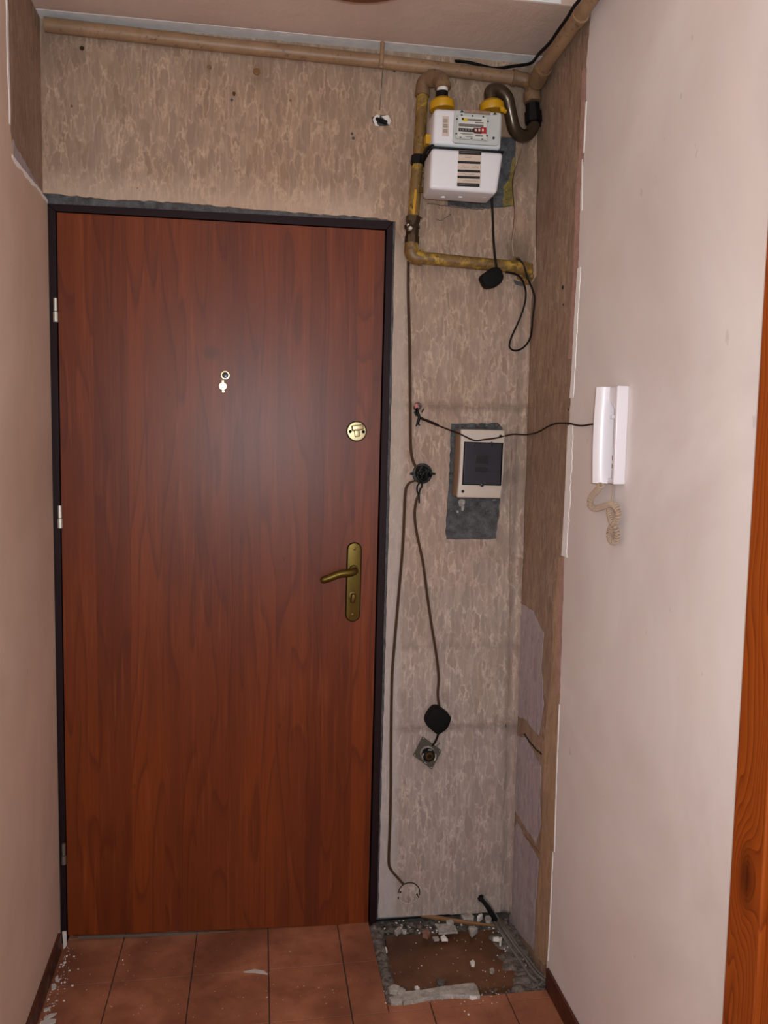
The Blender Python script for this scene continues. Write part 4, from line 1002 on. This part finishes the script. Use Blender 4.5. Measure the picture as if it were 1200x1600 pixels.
def hset(bm):
    xo = x_w-.051; xi = x_w-.013; y0 = ym+.0015; y1 = y_far
    sec = [(xi, y0), (xo+.022, y0), (xo+.012, y0+.003), (xo+.005, y0+.008), (xo+.0015, y0+.014), (xo, (y0+y1)/2), (xo+.001, y1-.010), (xo+.004, y1-.004), (xo+.010, y1-.001), (xo+.018, y1), (xi, y1)]
    t = bmesh.new(); rings = []
    for k in range(9):
        f = k/8; z = zB+L_*f; bow = .003*math.sin(PI*f)
        rings.append([t.verts.new((x-(bow if x < xi else 0), y, z)) for x, y in sec])
    n = len(sec)
    for k in range(8):
        for i in range(n): t.faces.new((rings[k][i], rings[k][(i+1) % n], rings[k+1][(i+1) % n], rings[k+1][i]))
    t.faces.new(rings[0][::-1]); t.faces.new(rings[-1])
    bmesh.ops.recalc_face_normals(t, faces=t.faces[:])
    me = bpy.data.meshes.new('t'); t.to_mesh(me); t.free(); bm.from_mesh(me)
part('handset', hset, M['icom'], IC, True)
part('button_recess', lambda bm: box(bm, x_w-.0150, x_w-.0135, y_near+.011, ym, zB+.012, zT-.17*L_+.006, .0003), M['icom_grey'], IC)
part('hook_button', lambda bm: box(bm, x_w-.026, x_w-.0145, ym-.016, ym-.003, zT-.33*L_, zT-.29*L_, .002), M['icom'], IC, True)
part('button_label', lambda bm: box(bm, x_w-.0156, x_w-.0148, y_near+.014, ym-.002, zB+.030, zB+.078), M['icom'], IC)
for zz in (.052, .034): part('call_button', lambda bm: box(bm, x_w-.0190, x_w-.0156, y_near+.018, ym-.008, zB+zz, zB+zz+.011, .0008), M['print_grey'], IC)
ZC = lambda x, y: (900+x/5.71, 580+y/5.71)
def cord(bm):
    K = [((225, 1012), .040), ((190, 1060), .034), ((150, 1105), .028), ((128, 1150), .024), ((130, 1195), .022), ((160, 1220), .020), ((200, 1222), .018), ((250, 1205), .018), ((300, 1190), .020), ((345, 1200), .026), ((372, 1245), .028), ((372, 1300), .026), ((352, 1345), .022), ((322, 1385), .018), ((302, 1430), .016), ((300, 1480), .014), ((325, 1518), .014), ((355, 1518), .016), ((368, 1480), .020), ((362, 1425), .024), ((345, 1375), .028), ((322, 1330), .028), ((308, 1285), .026), ((302, 1235), .020), ((312, 1185), .014)]
    P = smooth_path([RW(*ZC(x, y), d+.004) for (x, y), d in K], 10)
    # coil
    Ls = [0]
    for a_, b_ in zip(P[:-1], P[1:]): Ls.append(Ls[-1]+(b_-a_).length)
    tot = Ls[-1]; pitch = .0070; N = int(tot/pitch*12); Q = []; j = 0; u = Vector((1, 0, 0))
    for i in range(N+1):
        s = tot*i/N
        while j < len(Ls)-2 and Ls[j+1] < s: j += 1
        t = (s-Ls[j])/max(1e-9, Ls[j+1]-Ls[j]); p = P[j].lerp(P[j+1], t); T = (P[min(j+2, len(P)-1)]-P[max(j-1, 0)]).normalized()
        u = (u-T*u.dot(T)).normalized(); v = T.cross(u); a_ = 2*PI*s/pitch
        Q.append(p+(u*math.cos(a_)+v*math.sin(a_))*.0060)
    tube(bm, Q, .0016, 6)
part('coiled_cord', cord, M['cord'], IC, True)
part('cord_tail', lambda bm: tube(bm, smooth_path([RW(*ZC(325, 1008), .016), RW(*ZC(327, 1080), .012), RW(*ZC(322, 1130), .012), RW(*ZC(312, 1190), .018)], 4), .0017, 6), M['cord'], IC, True)
part('top_screw', lambda bm: lathe(bm, Vector((x_w-.040, y_far-.003, zB+.055)), (0, 1, 0), [(0, .002), (.004, .0016)], 8), M['icom'], IC)

# ------------------------------------------------------------------ ceiling lamp whose lower edge shows at the top of the frame
lcx = CE(553, -8, HC-.0)
LP = empty('ceiling_lamp', (lcx.x, yb-.16, HC+.15), 'round brown ceiling lamp peeking in at the top edge above the door', 'lamp')
zb_ = HC-.06
c_l = Vector((CAM.x, 0, 0))
pL = FL(553, 4.5, zb_)      # near lower rim point
Rl = .15
cl = Vector((pL.x, pL.y-Rl, zb_))
part('lamp_base', lambda bm: lathe(bm, cl, (0, 0, 1), [(0, Rl*.985), (.003, Rl), (.012, Rl), (.030, Rl), (.040, Rl*.9), (.21, Rl*.3)], 56), M['lamp_wood'], LP, True)
part('lamp_shade', lambda bm: lathe(bm, cl+Vector((0, 0, .003)), (0, 0, -1), [(0, Rl*.84), (.012, Rl*.78), (.028, Rl*.55), (.036, Rl*.2), (.037, .001)], 48), M['lamp_glass'], LP, True)

# ------------------------------------------------------------------ rubble in the floor recess
def rock(bm, c, sx, sy, sz, seed, rot=0):
    rnd = random.Random(seed); t = bmesh.new(); bmesh.ops.create_icosphere(t, subdivisions=2, radius=1)
    for v in t.verts:
        k = 1+rnd.uniform(-.22, .22); v.co = Vector((v.co.x*k, v.co.y*k, max(-.5, min(.62, v.co.z))*k))
    t.transform(Matrix.Translation(c) @ Matrix.Rotation(rot, 4, 'Z') @ Matrix.Diagonal((sx, sy, sz, 1)))
    me = bpy.data.meshes.new('t'); t.to_mesh(me); t.free(); bm.from_mesh(me); bpy.data.meshes.remove(me)
def mound(bm, c, sx, sy, sz, seed, rot=0):
    t = bmesh.new(); bmesh.ops.create_icosphere(t, subdivisions=3, radius=1)
    from mathutils import noise as mn
    for v in t.verts: v.co *= 1+.28*mn.noise(v.co*1.6+Vector((seed, 0, 0)))+.12*mn.noise(v.co*5+Vector((seed, 3, 0)))
    t.transform(Matrix.Translation(c) @ Matrix.Diagonal((sx, sy, sz, 1)))
    me = bpy.data.meshes.new('t'); t.to_mesh(me); t.free(); bm.from_mesh(me); bpy.data.meshes.remove(me)
def flat(bm, pts, z, th, seed, tilt=0):
    P = [FL(u, v, z) for u, v in pts]; P = jag(P, .012, .0014, (0, 1), seed); prism(bm, P, (0, 0, -th), .001, 1)
Z1 = lambda x, y: (580+x/4.138, 1410+y/4.138)
def fpoly(pts): return [Z1(x, y) for x, y in pts]
solo('concrete_lump', lambda bm: flat(bm, fpoly([(200, 575), (330, 562), (480, 538), (600, 522), (665, 520), (690, 548), (702, 600), (640, 600), (520, 598), (420, 600), (330, 622), (215, 645), (196, 610)]), .010, .030, 3), M['rubble'], 'long broken concrete lump at the front edge of the floor recess', 'rubble')
solo('tile_fragment', lambda bm: flat(bm, fpoly([(415, 138), (480, 136), (545, 150), (562, 190), (500, 196), (438, 200)]), .010, .006, 4), M['rubble'], 'flat grey square tile fragment lying near the wall', 'rubble')
solo('wood_splinter', lambda bm: tube(bm, [FL(658, 1431, .004), FL(690, 1435, .008), FL(735, 1442, .010), FL(772, 1446, .004)], [.004, .007, .006, .003], 6), M['stick'], 'thin brown wood splinter lying along the foot of the wallpapered wall', 'splinter')
chips = [
 ('plaster_chip', [(580, 78), (640, 70), (668, 85), (660, 105), (600, 108)], .004, 'rubble', 'pale flat plaster chip under the wall edge behind the wood splinter'),
 ('plaster_chip', [(683, 88), (714, 68), (720, 76), (695, 102)], .012, 'chip_white', 'small bright white sliver standing under the wall edge'),
 ('plaster_chip', [(735, 84), (765, 80), (778, 100), (770, 128), (742, 122)], .006, 'rubble', 'rounded grey chip at the wall edge beside the cable bundle'),
 ('plaster_chip', [(632, 152), (672, 150), (690, 165), (655, 196), (638, 180)], .012, 'rubble', 'pale wedge-shaped plaster chip right of the square tile fragment'),
 ('plaster_chip', [(150, 180), (172, 155), (205, 150), (196, 172), (165, 200)], .006, 'rubble', 'oval grey plaster chip at the back left of the recess'),
 ('plaster_chip', [(198, 172), (232, 172), (230, 188), (205, 186)], .002, 'rubble', 'little grey chip beside the oval chip at the back left'),
 ('brick_chip', [(330, 172), (372, 168), (384, 192), (366, 215), (335, 200)], .008, 'chip_pink', 'reddish brick chip left of the square tile fragment'),
 ('plaster_chip', [(448, 218), (470, 206), (500, 236), (482, 232), (460, 238)], .002, 'chip_white', 'small forked white chip in front of the square tile fragment'),
 ('plaster_chip', [(395, 218), (430, 218), (438, 234), (405, 238)], -.002, 'rubble', 'small pale chip in front left of the square tile fragment'),
 ('plaster_chip', [(790, 222), (828, 220), (830, 234), (792, 232)], .004, 'chip_white', 'bright white stick-like chip, left piece of the pair by the cables'),
 ('plaster_chip', [(832, 222), (846, 224), (842, 262), (828, 262)], .004, 'chip_white', 'bright white stick-like chip, right piece of the pair by the cables'),
 ('plaster_chip', [(640, 378), (662, 368), (674, 385), (664, 404), (646, 402)], .0, 'chip_white', 'bright round white chip in the middle of the brown recess'),
 ('plaster_chip', [(762, 425), (786, 418), (796, 436), (782, 450), (766, 444)], -.002, 'rubble', 'dull round chip to the right of the bright white one'),
 ('plaster_chip', [(420, 498), (452, 486), (484, 500), (470, 524), (430, 524)], -.002, 'rubble_dust', 'brownish lump just behind the long concrete lump'),
 ('plaster_chip', [(276, 540), (300, 536), (312, 552), (296, 558)], .0, 'chip_white', 'small white chip behind the left end of the concrete lump'),
 ('concrete_lump', [(112, 548), (150, 526), (184, 540), (170, 570), (120, 574)], .010, 'rubble', 'pinkish grey lump at the front left corner of the recess, rearmost of three'),
 ('concrete_lump', [(162, 556), (200, 545), (222, 565), (200, 590), (170, 585)], .010, 'rubble', 'grey lump touching the left end of the long concrete lump'),
 ('concrete_lump', [(118, 612), (160, 596), (206, 600), (200, 640), (130, 648)], .006, 'rubble', 'crumbly grey lump at the very front left corner of the recess'),
 ('plaster_chip', [(634, 602), (690, 590), (696, 602), (650, 616)], .004, 'chip_white', 'flat pale chip on the tiles at the right end of the concrete lump'),
 ('plaster_chip', [(90, 286), (96, 286), (104, 312), (96, 314)], -.004, 'chip_white', 'thin white sliver near the left edge of the brown recess'),
 ('plaster_chip', [(484, 112), (525, 108), (535, 126), (520, 136), (488, 130)], .012, 'rubble', 'small beige block on top of the wood splinter'),
]
for i, (nm, pts, z, mt, lab) in enumerate(chips):
    solo(nm, lambda bm: flat(bm, fpoly(pts), z+.004, .008+max(0, z)*.7, 40+i), M[mt], lab, 'rubble')
# loose crumbs: nobody could count them
def crumbs(bm):
    rnd = random.Random(5)
    def put(u, v, z, s, n=1):
        p = FL(u, v, z); rock(bm, Vector((p.x, p.y, z)), s*rnd.uniform(.6, 1.3), s*rnd.uniform(.6, 1.3), s*rnd.uniform(.5, .9), rnd.randint(0, 9999), rnd.uniform(0, 3))
    for i in range(230):       # back trench
        t = rnd.random(); put(596+t*205, 1442-t*6+rnd.uniform(-2, 18), -.018, rnd.uniform(.0025, .008))
    for i in range(120):       # left trench
        t = rnd.random(); put(591+t*14+rnd.uniform(-2, 7), 1450+t*108, -.014, rnd.uniform(.002, .006))
    for i in range(200):       # right trench by the cables
        t = rnd.random(); put(796+t*48+rnd.uniform(-14, 10), 1455+t*84, -.015, rnd.uniform(.0025, .0075))
    for i in range(80): put(rnd.uniform(610, 850), rnd.uniform(1540, 1556), -.010, rnd.uniform(.0018, .005))
    for i in range(60): put(835+rnd.uniform(-12, 16), 1535+rnd.uniform(-12, 16), -.006, rnd.uniform(.003, .008))
def lights(bm):
    rnd = random.Random(6)
    def put(u, v, z, s):
        p = FL(u, v, z); rock(bm, Vector((p.x, p.y, z)), s, s*rnd.uniform(.5, 1), s*.6, rnd.randint(0, 9999), rnd.uniform(0, 3))
    for i in range(45): put(rnd.uniform(608, 835), rnd.uniform(1462, 1540), -.011, rnd.uniform(.0009, .0022))
    for i in range(70):
        t = rnd.random(); put(800+t*42+rnd.uniform(-22, 4), 1468+t*66, -.008, rnd.uniform(.0014, .0038))
    for i in range(46): put(rnd.uniform(600, 790), 1438+rnd.uniform(0, 20), -.004, rnd.uniform(.0014, .004))
    for i in range(40): put(rnd.uniform(600, 780), 1556+rnd.uniform(-8, 14), .0005, rnd.uniform(.0010, .0022))
    for i in range(80): put(rnd.uniform(100, 560), rnd.uniform(1472, 1590), .0003, rnd.uniform(.0005, .0015))
    for i in range(90):
        t = rnd.random(); put(62+(1-t)*42+abs(rnd.gauss(0, 12)), 1480+t*118, .0004, rnd.choice((.0008, .001, .0012, .0016, .003)))
    for u, v, s in ((122, 1514, .003), (113, 1540, .004), (101, 1504, .004), (732, 1585, .003), (726, 1580, .002), (192, 1500, .003)): put(u, v, .0005, s)
solo('rubble_crumbs', crumbs, M['rubble_dust'], 'grey crumbs and dust filling the trenches around the brown floor recess', 'rubble', kind='stuff')
solo('plaster_crumbs', lights, M['chip_white'], 'tiny white plaster crumbs scattered over tiles and recess', 'rubble', kind='stuff')
# dust bank under the wall foot and right corner
solo('dust_bank', lambda bm: [mound(bm, Vector((XR-.05+.02*math.sin(k*2), -.04-.034*k, -.024)), .045, .03, .022, k, k) for k in range(10)]+[mound(bm, Vector((px0+.015, -.02-.036*k, -.020)), .022, .028, .022, 50+k, k) for k in range(10)], M['rubble_dust'], 'bank of grey dust along the sides of the floor recess', 'dust', kind='stuff')
# white paper scraps by the left skirting
Zf = lambda x, y: (40+x/8.57, 1420+y/8.57)
solo('paint_flake', lambda bm: hexa(bm, [Zp for Zp in (W(97, 1456, .006), W(103.5, 1456, .006), W(104, 1478, .030), W(99, 1484, .034))], [Zp+Vector((0, .006, 0)) for Zp in (W(97, 1456, .006), W(103.5, 1456, .006), W(104, 1478, .030), W(99, 1484, .034))], .001), M['scrap'], 'white plaster lump leaning at the foot of the door frame beside the left skirting', 'rubble')
for i, (pts, lab) in enumerate((
    ([(398, 905), (440, 880), (430, 930), (470, 930), (440, 970), (405, 965)], 'yellowish white flake by the left skirting, nearest the door'),
    ([(350, 1010), (400, 1000), (408, 1060), (360, 1080)], 'grey white flake by the left skirting in the middle of the row'),
    ([(250, 1340), (310, 1310), (345, 1300), (310, 1350), (240, 1380)], 'narrow white shred by the left skirting'),
    ([(250, 1450), (330, 1400), (420, 1390), (370, 1430), (300, 1470), (240, 1490)], 'long torn white shred on the tile by the left skirting, second nearest the viewer'),
    ([(200, 1500), (280, 1480), (400, 1470), (400, 1520), (300, 1545), (190, 1545)], 'largest torn white scrap at the lower left corner by the skirting'))):
    solo('paper_scrap', lambda bm: prism(bm, jag([FL(*Zf(x, y), .003) for x, y in pts], .01, .002, (0, 1), 70+i), (0, 0, -.0026), .0003), M['scrap'], lab, 'scrap')
solo('paper_scrap', lambda bm: prism(bm, jag([FL(u, v, .003) for u, v in ((380, 1518), (398, 1514), (414, 1517), (419, 1522), (398, 1519))], .01, .001, (0, 1), 77), (0, 0, -.0026), .0003), M['scrap'], 'small white shred on the tile seam in front of the door', 'scrap')
